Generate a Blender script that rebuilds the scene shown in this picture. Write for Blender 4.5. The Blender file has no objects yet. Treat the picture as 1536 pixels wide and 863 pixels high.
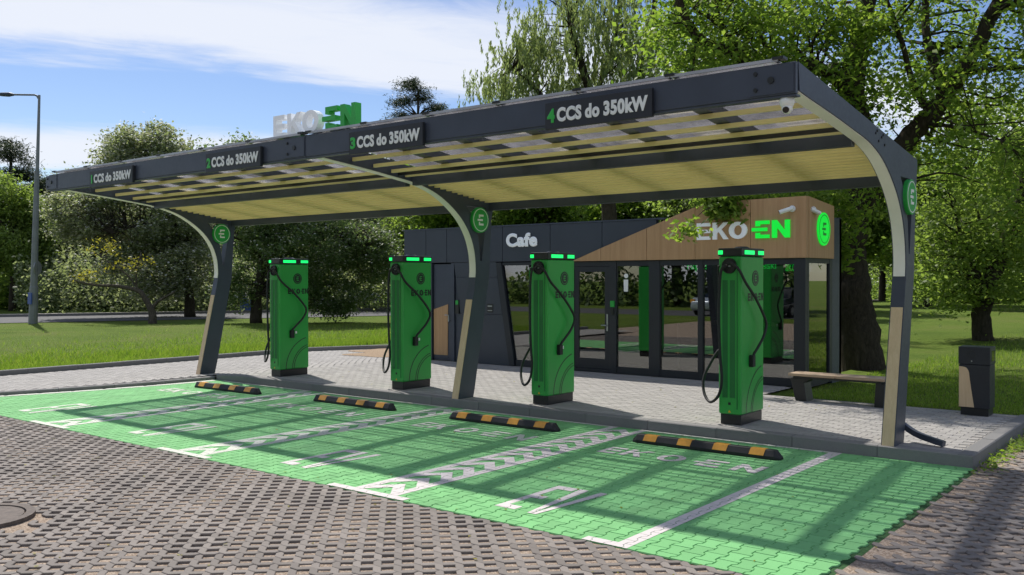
import bpy, bmesh, math, random
import numpy as np
from mathutils import Vector, Matrix
from mathutils.geometry import tessellate_polygon
R = math.radians
random.seed(7)
rng = np.random.default_rng(11)
scene = bpy.context.scene
col = scene.collection

# ------------------------------------------------------------------ camera
CAM = np.array([3.6371, -10.2704, 1.98]); YAW, PITCH, ROLL, FPX = .6729, -.0102, -.0014, 1372.65
def cam_basis():
    cy, sy = math.cos(YAW), math.sin(YAW)
    r = np.array([cy, sy, 0]); f = np.array([-sy, cy, 0]); u = np.array([0, 0, 1.])
    cp, sp = math.cos(PITCH), math.sin(PITCH)
    f2 = f*cp+u*sp; u2 = u*cp-f*sp
    cr, sr = math.cos(ROLL), math.sin(ROLL)
    return r*cr+u2*sr, u2*cr-r*sr, f2
CR, CU, CF = cam_basis()
cd = bpy.data.cameras.new('camera'); cam = bpy.data.objects.new('camera', cd); col.objects.link(cam)
cd.sensor_width = 36; cd.lens = FPX/1536*36; cd.clip_end = 3000; cd.clip_start = .05
cam.matrix_world = Matrix(((CR[0], CU[0], -CF[0], CAM[0]), (CR[1], CU[1], -CF[1], CAM[1]), (CR[2], CU[2], -CF[2], CAM[2]), (0, 0, 0, 1)))
scene.camera = cam
scene.render.resolution_x, scene.render.resolution_y = 1024, 575
def px(x, y, depth):            # a point seen at photo pixel (x, y), depth metres in front of the camera
    return CAM + depth*(CF + CR*(x-768)/FPX - CU*(y-431.5)/FPX)
def ground_px(x, depth, z=0.):  # ground point below photo column x at that depth
    p = px(x, 431, depth); return np.array([p[0], p[1], z])
def project(p):
    d = np.asarray(p, float)-CAM; z = d@CF
    return 768+FPX*(d@CR)/z, 431.5-FPX*(d@CU)/z, z

# ------------------------------------------------------------------ sky, sun, exposure
SUN_EL = 52.; SUN_VEC = Vector((-.72, .30, 1.0)).normalized()
SUN_ROT = math.atan2(-.72, .30)
world = bpy.data.worlds.new('World'); scene.world = world; world.use_nodes = True
wn, wl = world.node_tree.nodes, world.node_tree.links
wn.clear()
def wnode(t, **k):
    n = wn.new(t)
    for a, b in k.items(): setattr(n, a, b)
    return n
sky = wnode('ShaderNodeTexSky', sky_type='NISHITA', sun_disc=False, sun_elevation=R(SUN_EL), sun_rotation=SUN_ROT, altitude=100, air_density=1.0, dust_density=.35, ozone_density=3.0)
tc = wnode('ShaderNodeTexCoord')
sep = wnode('ShaderNodeSeparateXYZ'); wl.new(tc.outputs['Generated'], sep.inputs[0])
def wmath(op, a, b=None, c=None):
    n = wnode('ShaderNodeMath', operation=op)
    for i, v in enumerate((a, b, c)):
        if v is None: continue
        if isinstance(v, (int, float)): n.inputs[i].default_value = v
        else: wl.new(v, n.inputs[i])
    return n.outputs[0]
zz = wmath('ADD', wmath('MAXIMUM', sep.outputs['Z'], 0.0), .1)
cxp = wmath('DIVIDE', sep.outputs['X'], zz); cyp = wmath('DIVIDE', sep.outputs['Y'], zz)
along = wmath('ADD', wmath('MULTIPLY', cxp, .508), wmath('MULTIPLY', cyp, .861))
perp = wmath('SUBTRACT', wmath('MULTIPLY', cxp, .861), wmath('MULTIPLY', cyp, .508))
comb = wnode('ShaderNodeCombineXYZ'); wl.new(wmath('MULTIPLY', along, .42), comb.inputs[0]); wl.new(perp, comb.inputs[1])
n1 = wnode('ShaderNodeTexNoise'); n1.inputs['Scale'].default_value = 1.3; n1.inputs['Detail'].default_value = 9; n1.inputs['Roughness'].default_value = .58; n1.inputs['Distortion'].default_value = .35
wl.new(comb.outputs[0], n1.inputs['Vector'])
n2 = wnode('ShaderNodeTexNoise'); n2.inputs['Scale'].default_value = 5.5; n2.inputs['Detail'].default_value = 8; n2.inputs['Roughness'].default_value = .65; n2.inputs['Distortion'].default_value = .8
wl.new(comb.outputs[0], n2.inputs['Vector'])
streak = wmath('COSINE', wmath('MULTIPLY', wmath('ADD', perp, wmath('ADD', 2.72, wmath('MULTIPLY', wmath('SUBTRACT', n1.outputs['Fac'], .5), .9))), 2*math.pi/1.62))
dens = wmath('ADD', wmath('MULTIPLY', streak, .62), wmath('ADD', wmath('MULTIPLY', wmath('SUBTRACT', n1.outputs['Fac'], .5), 1.5), wmath('MULTIPLY', wmath('SUBTRACT', n2.outputs['Fac'], .5), .75)))
mr = wnode('ShaderNodeMapRange', interpolation_type='SMOOTHSTEP'); wl.new(dens, mr.inputs[0])
mr.inputs[1].default_value = -.25; mr.inputs[2].default_value = .62; mr.inputs[3].default_value = .03; mr.inputs[4].default_value = .92
mix = wnode('ShaderNodeMix', data_type='RGBA'); wl.new(mr.outputs[0], mix.inputs['Factor'])
hs = wnode('ShaderNodeHueSaturation'); hs.inputs['Saturation'].default_value = 1.15; hs.inputs['Hue'].default_value = .512; wl.new(sky.outputs[0], hs.inputs['Color']); wl.new(hs.outputs[0], mix.inputs['A']); mix.inputs['B'].default_value = (7.6, 7.9, 8.6, 1)
bg = wnode('ShaderNodeBackground'); bg.inputs['Strength'].default_value = .051
wl.new(mix.outputs['Result'], bg.inputs[0])
wo = wnode('ShaderNodeOutputWorld'); wl.new(bg.outputs[0], wo.inputs[0])
sl = bpy.data.lights.new('sun', 'SUN'); sl.energy = 2.35; sl.angle = R(.9); sl.color = (1, .955, .88)
sun = bpy.data.objects.new('sun', sl); col.objects.link(sun); sun.rotation_euler = SUN_VEC.to_track_quat('Z', 'Y').to_euler()
sun.location = (-20, 8, 30)
vs = scene.view_settings; vs.view_transform = 'Standard'; vs.look = 'None'; vs.exposure = 1.18; vs.gamma = 1; vs.use_curve_mapping = False

# ------------------------------------------------------------------ materials
MATS = {}
class NT:
    def __init__(s, name):
        s.m = bpy.data.materials.new(name); s.m.use_nodes = True; s.n = s.m.node_tree.nodes; s.l = s.m.node_tree.links
        s.bsdf = s.n['Principled BSDF']; s.out = s.n['Material Output']; MATS[name] = s.m
    def node(s, t, **k):
        n = s.n.new(t)
        for a, b in k.items(): setattr(n, a, b)
        return n
    def set(s, sock, v):
        if hasattr(v, 'node'): s.l.new(v, sock)
        else: sock.default_value = v
    def coord(s, kind='Object', scale=(1, 1, 1)):
        t = s.node('ShaderNodeTexCoord') if kind != 'Position' else s.node('ShaderNodeNewGeometry')
        mp = s.node('ShaderNodeMapping'); mp.inputs['Scale'].default_value = scale
        s.l.new(t.outputs[kind], mp.inputs[0]); return mp.outputs[0]
    def noise(s, vec, scale, detail=5, rough=.55, dist=0):
        n = s.node('ShaderNodeTexNoise'); s.l.new(vec, n.inputs['Vector'])
        n.inputs['Scale'].default_value = scale; n.inputs['Detail'].default_value = detail; n.inputs['Roughness'].default_value = rough; n.inputs['Distortion'].default_value = dist
        return n.outputs['Fac']
    def ramp(s, fac, stops):
        r = s.node('ShaderNodeValToRGB'); s.l.new(fac, r.inputs[0]); e = r.color_ramp.elements
        while len(e) < len(stops): e.new(.5)
        for i, (p, c) in enumerate(stops):
            e[i].position = p; e[i].color = (*c, 1) if len(c) == 3 else c
        return r.outputs[0]
    def mix(s, fac, a, b, blend='MIX'):
        n = s.node('ShaderNodeMix', data_type='RGBA', blend_type=blend)
        for sock, v in ((n.inputs['Factor'], fac), (n.inputs['A'], a), (n.inputs['B'], b)):
            s.set(sock, (*v, 1) if isinstance(v, tuple) and len(v) == 3 else v)
        return n.outputs['Result']
    def math(s, op, a, b=0.):
        n = s.node('ShaderNodeMath', operation=op); s.set(n.inputs[0], a); s.set(n.inputs[1], b); return n.outputs[0]
    def bump(s, h, strength=.3, dist=.01):
        b = s.node('ShaderNodeBump'); b.inputs['Strength'].default_value = strength; b.inputs['Distance'].default_value = dist
        s.l.new(h, b.inputs['Height']); s.l.new(b.outputs[0], s.bsdf.inputs['Normal'])
    def base(s, c, rough=.6, metal=0., spec=None):
        s.set(s.bsdf.inputs['Base Color'], (*c, 1) if isinstance(c, tuple) and len(c) == 3 else c)
        s.set(s.bsdf.inputs['Roughness'], rough); s.bsdf.inputs['Metallic'].default_value = metal
        if spec is not None: s.bsdf.inputs['Specular IOR Level'].default_value = spec
        return s
def island_random(t):
    return t.node('ShaderNodeNewGeometry').outputs['Random Per Island']
def object_random(t):
    return t.node('ShaderNodeObjectInfo').outputs['Random']

def mat_simple(name, c, rough=.5, metal=0., var=.12, vscale=3., bump=0., bscale=60, spec=None):
    t = NT(name); v = t.coord('Position')
    n = t.noise(v, vscale, 6); lo = tuple(x*(1-var) for x in c); hi = tuple(min(1, x*(1+var)) for x in c)
    t.base(t.ramp(n, [(.3, lo), (.7, hi)]), rough, metal, spec)
    rn = t.noise(v, vscale*7, 4); t.set(t.bsdf.inputs['Roughness'], t.math('MULTIPLY_ADD', rn, .2)); 
    t.n[-1].inputs[2].default_value = max(.02, rough-.1)
    if bump: t.bump(t.noise(v, bscale, 4), bump, .004)
    return t.m
def mat_emit(name, c, strength, basec=None):
    t = NT(name); t.base(basec or c, .4); t.bsdf.inputs['Emission Color'].default_value = (*c, 1); t.bsdf.inputs['Emission Strength'].default_value = strength; return t.m

mat_simple('sign_panel', (.018, .02, .026), .5, 0, .1)
mat_simple('anthracite', (.05, .06, .086), .45, .1, .1)
mat_simple('anthracite_panel', (.042, .05, .068), .45, .1, .09, 1.2)
mat_simple('black_rubber', (.012, .012, .013), .62, 0, .2, 12, .15, 120)
mat_simple('black_plastic', (.015, .016, .018), .38, 0, .15, 6)
mat_simple('charger_green', (.032, .35, .06), .36, 0, .05, 1.5)
mat_simple('charger_grille', (.016, .17, .04), .5, 0, .1, 3)
mat_simple('badge_green', (.02, .34, .05), .4, 0, .05)
mat_simple('white_paint', (.78, .8, .78), .45, 0, .04)
mat_simple('sign_letter_green', (.03, .42, .06), .45, 0, .05)
mat_simple('steel', (.42, .43, .45), .35, .85, .1)
mat_simple('lamp_metal', (.2, .21, .22), .5, .5, .12)
mat_simple('reflector', (.74, .33, .04), .35, 0, .18, 9)
mat_simple('aluminium_edge', (.42, .42, .45), .45, .5, .15)
mat_simple('led_cover', (.88, .84, .78), .35, 0, .05)
mat_simple('interior_wall', (.12, .13, .11), .7, 0, .1)
mat_simple('interior_floor', (.16, .15, .14), .5, 0, .15)
mat_simple('warning_yellow', (.75, .42, .02), .5, 0, .05)
mat_simple('dark_glass', (.006, .007, .008), .06, 0, .05)
mat_simple('tyre', (.015, .015, .016), .75, 0, .1)
mat_simple('blue_paint', (.03, .08, .3), .5, 0, .1)
mat_simple('road_asphalt', (.075, .075, .08), .85, 0, .18, 2.5, .4, 180)
mat_simple('iron', (.115, .092, .078), .85, 0, .3, 20, .4, 120)
mat_simple('window_frame', (.02, .023, .03), .45, .1, .1)
mat_simple('footpath', (.3, .28, .26), .85, 0, .15, 1.2)
mat_emit('green_light', (.01, .85, .16), .55)
mat_emit('green_sign', (.0, .72, .04), .36, (.01, .5, .04))
mat_emit('neon_green', (.01, .9, .1), .8)
mat_emit('white_sign', (.75, .82, .9), .05, (.8, .82, .84))

def wood_mat(name, c1, c2, axis_scale, rough=.5, spec=.3):
    t = NT(name); v = t.coord('Object', axis_scale)
    n = t.noise(v, 3.2, 9, .62, .6); n2 = t.noise(v, 16, 5, .6, .3)
    c = t.ramp(n, [(.3, c1), (.68, c2)])
    c = t.mix(t.math('MULTIPLY', n2, .4), c, tuple(x*.5 for x in c1))
    t.base(c, rough, 0, spec); t.bump(n2, .1, .002); return t.m
wood_mat('cladding_wood', (.45, .265, .13), (.57, .36, .19), (5, 5, .22))
wood_mat('post_wood', (.68, .49, .29), (.79, .60, .38), (9, 9, .35))
wood_mat('slat_wood', (.76, .65, .28), (.88, .77, .37), (.3, 6, 6), .55)
wood_mat('bench_wood', (.42, .30, .2), (.55, .42, .30), (.5, 9, 9))
wood_mat('counter_wood', (.5, .4, .15), (.62, .5, .22), (.4, 6, 6))

def stone_mat(name, c, var=.25, joint=None, island=.3, stain=.5, bump=.35, tracks=()):
    t = NT(name); v = t.coord('Position')
    big = t.noise(v, .55, 6, .6, .4); fine = t.noise(v, 120, 3, .7); mid = t.noise(v, 9, 6, .65)
    rnd = t.math('ADD', island_random(t), object_random(t)); rnd = t.math('FRACT', rnd)
    b = t.ramp(rnd, [(0, tuple(x*(1-island) for x in c)), (.5, c), (1, tuple(x*(1+island) for x in c))])
    b = t.mix(t.math('MULTIPLY', mid, stain), b, tuple(x*.68 for x in c))
    b = t.mix(t.ramp(big, [(.38, (0, 0, 0)), (.7, (stain, stain, stain))]), b, tuple(x*.8 for x in c))
    b = t.mix(t.ramp(fine, [(.3, (.35, .35, .35)), (.6, (0, 0, 0))]), b, tuple(x*.55 for x in c))
    if tracks:   # rubber left by tyres and a few oil drips
        sx_ = t.node('ShaderNodeSeparateXYZ'); t.l.new(v, sx_.inputs[0]); acc = None
        for c0 in tracks:
            d_ = t.math('SUBTRACT', 1., t.math('DIVIDE', t.math('ABSOLUTE', t.math('SUBTRACT', sx_.outputs[0], c0)), .16)); d_ = t.math('MAXIMUM', d_, 0.)
            acc = d_ if acc is None else t.math('MAXIMUM', acc, d_)
        sm = t.noise(t.coord('Position', (2.5, .5, 1)), 1.6, 5, .7); f_ = t.math('MULTIPLY', acc, t.ramp(sm, [(.38, (0, 0, 0)), (.75, (.55, .55, .55))]))
        b = t.mix(f_, b, tuple(x*.42+.012 for x in c))
        sp_ = t.noise(v, 4.2, 3, .5); b = t.mix(t.ramp(sp_, [(.7, (0, 0, 0)), (.78, (.45, .45, .45))]), b, tuple(x*.35+.01 for x in c))
    t.base(b, .82, 0, .25); t.bump(t.math('ADD', fine, t.math('MULTIPLY', mid, 2)), bump, .003); return t.m
stone_mat('grid_stone', (.24, .212, .19))
stone_mat('plaza_stone', (.37, .352, .33), island=.14, stain=.3)
stone_mat('kerb_stone', (.23, .225, .22), island=.1, stain=.45)
stone_mat('green_stone', (.2, .5, .195), island=.13, stain=.42, bump=.25, tracks=[c0+d_ for c0 in (-1.1, -4.25, -7.3, -10.4) for d_ in (-.78, .74)])
def paint_mat(name, c, under, wear):
    t = NT(name); v = t.coord('Position')
    w = t.noise(v, 22, 8, .72, .5); w2 = t.noise(v, 2.2, 4)
    f = t.ramp(t.math('ADD', w, t.math('MULTIPLY', w2, .35)), [(.34, (wear, wear, wear)), (.54, (0, 0, 0))])
    b = t.mix(t.math('MULTIPLY', w2, .3), c, tuple(x*.8 for x in c))
    t.base(t.mix(f, b, under), .7, 0, .3); t.bump(t.noise(v, 120, 3), .2, .002); return t.m
paint_mat('white_marking', (.62, .57, .555), (.2, .4, .2), .7)
paint_mat('faded_marking', (.58, .60, .52), (.14, .42, .15), .75)
def soil_mat(name, cols, scale):
    t = NT(name); v = t.coord('Position')
    vo = t.node('ShaderNodeTexVoronoi'); vo.inputs['Scale'].default_value = scale; t.l.new(v, vo.inputs['Vector'])
    n = t.noise(v, 3.5, 7, .65); s_ = t.node('ShaderNodeSeparateColor'); t.l.new(vo.outputs['Color'], s_.inputs[0])
    c = t.ramp(s_.outputs[0], [(0, cols[0]), (.5, cols[1]), (1, cols[2])])
    c = t.mix(t.math('MULTIPLY', n, .7), c, cols[0]); t.base(c, .95, 0, .15); t.bump(vo.outputs['Distance'], .9, .008); return t.m
soil_mat('gravel', [(.2, .15, .11), (.4, .31, .235), (.55, .46, .37)], 70)
soil_mat('joint_soil', [(.03, .07, .03), (.05, .12, .04), (.07, .16, .06)], 60)
soil_mat('joint_sand', [(.24, .225, .205), (.3, .285, .265), (.36, .345, .32)], 60)
soil_mat('sand', [(.28, .2, .13), (.38, .28, .19), (.45, .35, .25)], 90)
t = NT('lawn'); v = t.coord('Position')
a = t.noise(v, .35, 7, .62); b_ = t.noise(v, 6, 6, .7); c_ = t.noise(v, 45, 3, .7)
cc = t.ramp(a, [(.3, (.10, .16, .025)), (.5, (.14, .205, .032)), (.72, (.19, .205, .06))])
cc = t.mix(t.math('MULTIPLY', b_, .6), cc, (.085, .13, .02)); cc = t.mix(t.ramp(c_, [(.4, (0, 0, 0)), (.75, (.5, .5, .5))]), cc, (.03, .05, .012))
t.base(cc, .95, 0, .1); t.bump(t.math('ADD', b_, c_), .8, .05)
def leaf_mat(name, cols, trans=.35, rough=.5, tmul=2.1):
    t = NT(name); r = island_random(t); o = object_random(t)
    v = t.coord('Position'); n = t.noise(v, .8, 3)
    f = t.math('FRACT', t.math('ADD', r, t.math('MULTIPLY', o, .37)))
    c = t.ramp(f, [(i/(len(cols)-1), q) for i, q in enumerate(cols)])
    c = t.mix(t.math('MULTIPLY', n, .35), c, cols[0])
    t.base(c, rough, 0, .25)
    tr = t.node('ShaderNodeBsdfTranslucent'); t.l.new(t.mix(1.0, c, (tmul, tmul, tmul*.6), 'MULTIPLY'), tr.inputs[0])
    ms = t.node('ShaderNodeMixShader'); ms.inputs[0].default_value = trans
    t.l.new(t.bsdf.outputs[0], ms.inputs[1]); t.l.new(tr.outputs[0], ms.inputs[2]); t.l.new(ms.outputs[0], t.out.inputs[0]); return t.m
leaf_mat('leaf_maple', [(.08, .14, .024), (.12, .195, .034), (.165, .24, .046), (.215, .28, .06)], .54)
leaf_mat('leaf_willow', [(.15, .2, .085), (.2, .25, .115), (.25, .29, .16)], .5)
leaf_mat('leaf_dark', [(.07, .112, .046), (.10, .148, .06), (.135, .18, .085)], .46)
leaf_mat('leaf_mid', [(.11, .165, .04), (.155, .22, .056), (.2, .265, .08)], .55)
leaf_mat('leaf_hawthorn', [(.13, .165, .092), (.18, .215, .125), (.24, .265, .18)], .46)
leaf_mat('leaf_yellow', [(.22, .20, .03), (.3, .27, .04), (.18, .19, .04)], .4)
leaf_mat('needle', [(.03, .05, .03), (.045, .065, .038), (.06, .08, .045)], .15)
leaf_mat('blossom', [(.5, .52, .45), (.62, .62, .56), (.7, .7, .64)], .25, .6, 1.)
leaf_mat('grass', [(.10, .18, .02), (.15, .25, .03), (.2, .29, .045), (.24, .28, .07)], .4, .6)
t = NT('bark'); v = t.coord('Position', (1, 1, .3)); n = t.noise(v, 14, 8, .7, 1.); n2 = t.noise(v, 3, 4)
t.base(t.mix(t.math('MULTIPLY', n2, .5), t.ramp(n, [(.32, (.018, .014, .011)), (.7, (.09, .072, .055))]), (.05, .05, .03)), .95, 0, .1); t.bump(n, 1., .06)
t = NT('bark_pale'); v = t.coord('Position', (1, 1, .4)); n = t.noise(v, 16, 7, .7, .8)
t.base(t.ramp(n, [(.3, (.03, .025, .02)), (.7, (.14, .12, .095))]), .95, 0, .1); t.bump(n, .8, .03)

def glass_mat(name, tint, refl_ior=1.55, rough=.0, extra=.05):
    t = NT(name); t.n.remove(t.bsdf)
    tr = t.node('ShaderNodeBsdfTransparent'); tr.inputs[0].default_value = (*tint, 1)
    gl = t.node('ShaderNodeBsdfGlossy'); gl.inputs['Roughness'].default_value = rough
    fr = t.node('ShaderNodeFresnel'); fr.inputs[0].default_value = refl_ior
    f = t.math('ADD', t.math('MULTIPLY', fr.outputs[0], 1.7), extra); t.n[-1].use_clamp = True
    ms = t.node('ShaderNodeMixShader'); t.l.new(f, ms.inputs[0]); t.l.new(tr.outputs[0], ms.inputs[1]); t.l.new(gl.outputs[0], ms.inputs[2])
    t.l.new(ms.outputs[0], t.out.inputs[0]); return t.m
glass_mat('window_glass', (.4, .43, .41), 1.58, 0, .14)
# roof panes: clear laminated glass mottled whitish by a noise mix
t = NT('roof_glass'); v = t.coord('Position'); n = t.noise(v, 3., 8, .7, .4)
tr = t.node('ShaderNodeBsdfTransparent'); tr.inputs[0].default_value = (.93, .93, .95, 1)
tl = t.node('ShaderNodeBsdfTranslucent'); tl.inputs[0].default_value = (.75, .74, .78, 1)
ms = t.node('ShaderNodeMixShader'); t.l.new(t.ramp(n, [(.3, (.12, .12, .12)), (.7, (.34, .34, .34))]), ms.inputs[0]); t.l.new(tr.outputs[0], ms.inputs[1]); t.l.new(tl.outputs[0], ms.inputs[2])
gl = t.node('ShaderNodeBsdfGlossy'); gl.inputs['Roughness'].default_value = .03; fr = t.node('ShaderNodeFresnel'); fr.inputs[0].default_value = 1.45
m2 = t.node('ShaderNodeMixShader'); t.l.new(fr.outputs[0], m2.inputs[0]); t.l.new(ms.outputs[0], m2.inputs[1]); t.l.new(gl.outputs[0], m2.inputs[2]); t.n.remove(t.bsdf); t.l.new(m2.outputs[0], t.out.inputs[0])

def car_paint(name, c):
    t = NT(name); t.base(c, .3, .4, .5); t.bsdf.inputs['Coat Weight'].default_value = .8; t.bsdf.inputs['Coat Roughness'].default_value = .05
car_paint('car_silver', (.45, .5, .56)); car_paint('car_blue', (.10, .18, .34)); car_paint('car_white', (.7, .7, .72)); car_paint('car_dark', (.03, .035, .04))

# ------------------------------------------------------------------ mesh helpers
class MB:
    def __init__(s): s.v = []; s.f = []
    def add(s, v, f):
        o = len(s.v); s.v += [tuple(p) for p in v]; s.f += [tuple(i+o for i in q) for q in f]; return s
    def box(s, x0, x1, y0, y1, z0, z1):
        return s.add([(x0, y0, z0), (x1, y0, z0), (x1, y1, z0), (x0, y1, z0), (x0, y0, z1), (x1, y0, z1), (x1, y1, z1), (x0, y1, z1)],
                     [(0, 3, 2, 1), (4, 5, 6, 7), (0, 1, 5, 4), (1, 2, 6, 5), (2, 3, 7, 6), (3, 0, 4, 7)])
    def prism(s, poly, a, b, axis='X', holes=()):
        # poly in the plane across axis (for X: (y, z); for Y: (x, z); for Z: (x, y)), pushed from a to b
        def P(u, v, t): return {'X': (t, u, v), 'Y': (u, t, v), 'Z': (u, v, t)}[axis]
        loops = [list(poly)] + [list(h) for h in holes]
        flat = [p for l in loops for p in l]
        tris = tessellate_polygon([[Vector((p[0], p[1], 0)) for p in l] for l in loops])
        n = len(flat); v = [P(*p, a) for p in flat]+[P(*p, b) for p in flat]; f = []
        for t_ in tris: f.append(tuple(t_)); f.append(tuple(i+n for i in reversed(t_)))
        k = 0
        for l in loops:
            m = len(l)
            for i in range(m): f.append((k+i, k+(i+1) % m, n+k+(i+1) % m, n+k+i))
            k += m
        return s.add(v, f)
    def tube(s, pts, rad, sides=8, cap=True):
        pts = [Vector(p) for p in pts]; n = len(pts)
        if not hasattr(rad, '__len__'): rad = [rad]*n
        up = None; v = []; f = []
        for i, p in enumerate(pts):
            d = (pts[min(i+1, n-1)]-pts[max(i-1, 0)]).normalized()
            if up is None: up = d.orthogonal().normalized()
            up = (up-d*up.dot(d));  up = up.normalized() if up.length > 1e-6 else d.orthogonal().normalized()
            w = d.cross(up)
            for k in range(sides):
                a = 2*math.pi*k/sides; v.append(p+(up*math.cos(a)+w*math.sin(a))*rad[i])
        for i in range(n-1):
            for k in range(sides):
                a, b = i*sides+k, i*sides+(k+1) % sides; f.append((a, b, b+sides, a+sides))
        if cap: f.append(tuple(range(sides-1, -1, -1))); f.append(tuple((n-1)*sides+k for k in range(sides)))
        return s.add(v, f)
    def disc(s, c, axis, r, h, n=28):
        c = Vector(c); a = Vector(axis).normalized()
        return s.tube([c, c+a*h], r, n)
    def ring(s, c, axis, r0, r1, h, n=32):
        c = Vector(c); a = Vector(axis).normalized(); u = a.orthogonal().normalized(); w = a.cross(u); v = []; f = []
        for i in range(n):
            t_ = 2*math.pi*i/n; d = u*math.cos(t_)+w*math.sin(t_)
            v += [c+d*r0, c+d*r1, c+d*r1+a*h, c+d*r0+a*h]
        for i in range(n):
            p, q = 4*i, 4*((i+1) % n)
            for k in range(4): f.append((p+k, p+(k+1) % 4, q+(k+1) % 4, q+k))
        return s.add(v, f)
    def data(s, name, mat, smooth=False):
        me = bpy.data.meshes.new(name); me.from_pydata([tuple(map(float, p)) for p in s.v], [], s.f)
        if mat: me.materials.append(MATS[mat])
        bm = bmesh.new(); bm.from_mesh(me); bmesh.ops.recalc_face_normals(bm, faces=bm.faces); bm.to_mesh(me); bm.free()
        if smooth: me.polygons.foreach_set('use_smooth', [True]*len(me.polygons))
        me.update(); return me
    def obj(s, name, mat, parent=None, smooth=False, bevel=0, seg=2):
        me = s.data(name, mat, smooth); return link(name, me, parent, bevel, seg)
def link(name, me, parent=None, bevel=0, seg=2):
    o = bpy.data.objects.new(name, me); col.objects.link(o)
    if parent: o.parent = parent
    if bevel:
        m = o.modifiers.new('bevel', 'BEVEL'); m.width = bevel; m.segments = seg; m.limit_method = 'ANGLE'; m.angle_limit = R(40)
    return o
def tag(o, label=None, cat=None, group=None, kind=None):
    if label: o['label'] = label
    if cat: o['category'] = cat
    if group: o['group'] = group
    if kind: o['kind'] = kind
    return o
def empty(name, loc=(0, 0, 0), rz=0):
    o = bpy.data.objects.new(name, None); col.objects.link(o); o.location = loc; o.rotation_euler.z = rz; o.empty_display_size = .2; return o
def copy_tree(o, parent=None):
    c = o.copy(); col.objects.link(c); c.parent = parent
    for ch in list(o.children): copy_tree(ch, c)
    return c
def smooth_path(pts, n=6):
    P = [Vector(p) for p in pts]; P = [P[0]*2-P[1]]+P+[P[-1]*2-P[-2]]; out = []
    for i in range(1, len(P)-2):
        for k in range(n):
            t_ = k/n; a, b, c, d = P[i-1], P[i], P[i+1], P[i+2]
            out.append(.5*((2*b)+(c-a)*t_+(2*a-5*b+4*c-d)*t_*t_+(3*b-a-3*c+d)*t_**3))
    out.append(P[-2]); return out
def np_mesh(name, verts, loop_total, mat, smooth=False):
    # verts (N,3); faces are consecutive runs of loop_total vertices
    me = bpy.data.meshes.new(name); n = len(verts); nf = n//loop_total
    me.vertices.add(n); me.vertices.foreach_set('co', np.ascontiguousarray(verts, dtype=np.float32).ravel())
    me.loops.add(n); me.loops.foreach_set('vertex_index', np.arange(n, dtype=np.int32))
    me.polygons.add(nf); me.polygons.foreach_set('loop_start', np.arange(0, n, loop_total, dtype=np.int32))
    me.materials.append(MATS[mat]); me.update(calc_edges=True); return me
def text_mesh(body, size, extrude=.0, offset=.0, spacing=1., align='LEFT'):
    c = bpy.data.curves.new('txt', 'FONT'); c.body = body; c.size = size; c.extrude = extrude; c.offset = offset; c.space_character = spacing; c.align_x = align
    c.resolution_u = 3; c.fill_mode = 'BOTH'
    o = bpy.data.objects.new('txt', c); col.objects.link(o); dg = bpy.context.evaluated_depsgraph_get()
    me = bpy.data.meshes.new_from_object(o.evaluated_get(dg)); bpy.data.objects.remove(o); bpy.data.curves.remove(c); me.materials.clear(); return me
def place_text(name, body, mat, x0, x1, z0, z1, y, parent, depth=.004, offset=.012, spacing=1.):
    # upright lettering facing -Y, fitted to the box
    me = text_mesh(body, 1., 0, offset, spacing)
    co = np.array([v.co[:] for v in me.vertices]); lo, hi = co.min(0), co.max(0)
    for v in me.vertices:
        u = (v.co.x-lo[0])/(hi[0]-lo[0]); w = (v.co.y-lo[1])/(hi[1]-lo[1]); v.co = (x0+u*(x1-x0), y, z0+w*(z1-z0))
    me.materials.append(MATS[mat]); o = link(name, me, parent)
    s_ = o.modifiers.new('depth', 'SOLIDIFY'); s_.thickness = depth; s_.offset = 0
    return o
# letter strokes in a unit box (x 0..1, y 0..1), each a convex quad; k = stroke weight in x, h = in y
def letter_quads(ch, k=.22, h=.18):
    Q = []
    if ch == 'E': Q = [[(0, 0), (k, 0), (k, 1), (0, 1)]]+[[(k, y), (1, y), (1, y+h), (k, y+h)] for y in (0, .5-h/2, 1-h)]
    if ch == 'B':  # the emblem's E: three bars, the middle one reaching out to the left
        Q = [[(.12, 0), (1, 0), (1, h), (.12, h)], [(-.12, .5-h/2), (.86, .5-h/2), (.86, .5+h/2), (-.12, .5+h/2)], [(.12, 1-h), (1, 1-h), (1, 1), (.12, 1)],
             [(.12, h), (.12+k, h), (.12+k, .5-h/2-.09), (.12, .5-h/2-.09)], [(.12, .5+h/2+.09), (.12+k, .5+h/2+.09), (.12+k, 1-h), (.12, 1-h)]]
    if ch == 'K': Q = [[(0, 0), (k, 0), (k, 1), (0, 1)], [(k, .38), (k, .66), (.72, 1), (1, 1)], [(.36, .62), (.42, .42), (.74, 0), (1, 0)]]; Q[1] = [(k, .36), (1, 1), (.70, 1), (k, .6)]; Q[2] = [(.36, .49), (.70, 0), (1, 0), (.52, .63)]
    if ch == 'N': Q = [[(0, 0), (k, 0), (k, 1), (0, 1)], [(1-k, 0), (1, 0), (1, 1), (1-k, 1)], [(k, 1), (k, .62), (1-k, 0), (1-k, .38)]]
    if ch == 'V': Q = [[(.5-k*.62, 0), (.5, 0), (k*.9, 1), (0, 1)][::1], [(.5, 0), (.5+k*.62, 0), (1, 1), (1-k*.9, 1)]]
    if ch == 'O':
        n = 20
        for i in range(n):
            a, b = 2*math.pi*i/n, 2*math.pi*(i+1)/n
            o_ = lambda t_, rx, ry: (.5+rx*math.cos(t_), .5+ry*math.sin(t_))
            Q.append([o_(a, .5-k, .5-h), o_(a, .5, .5), o_(b, .5, .5), o_(b, .5-k, .5-h)])
    return Q
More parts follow.
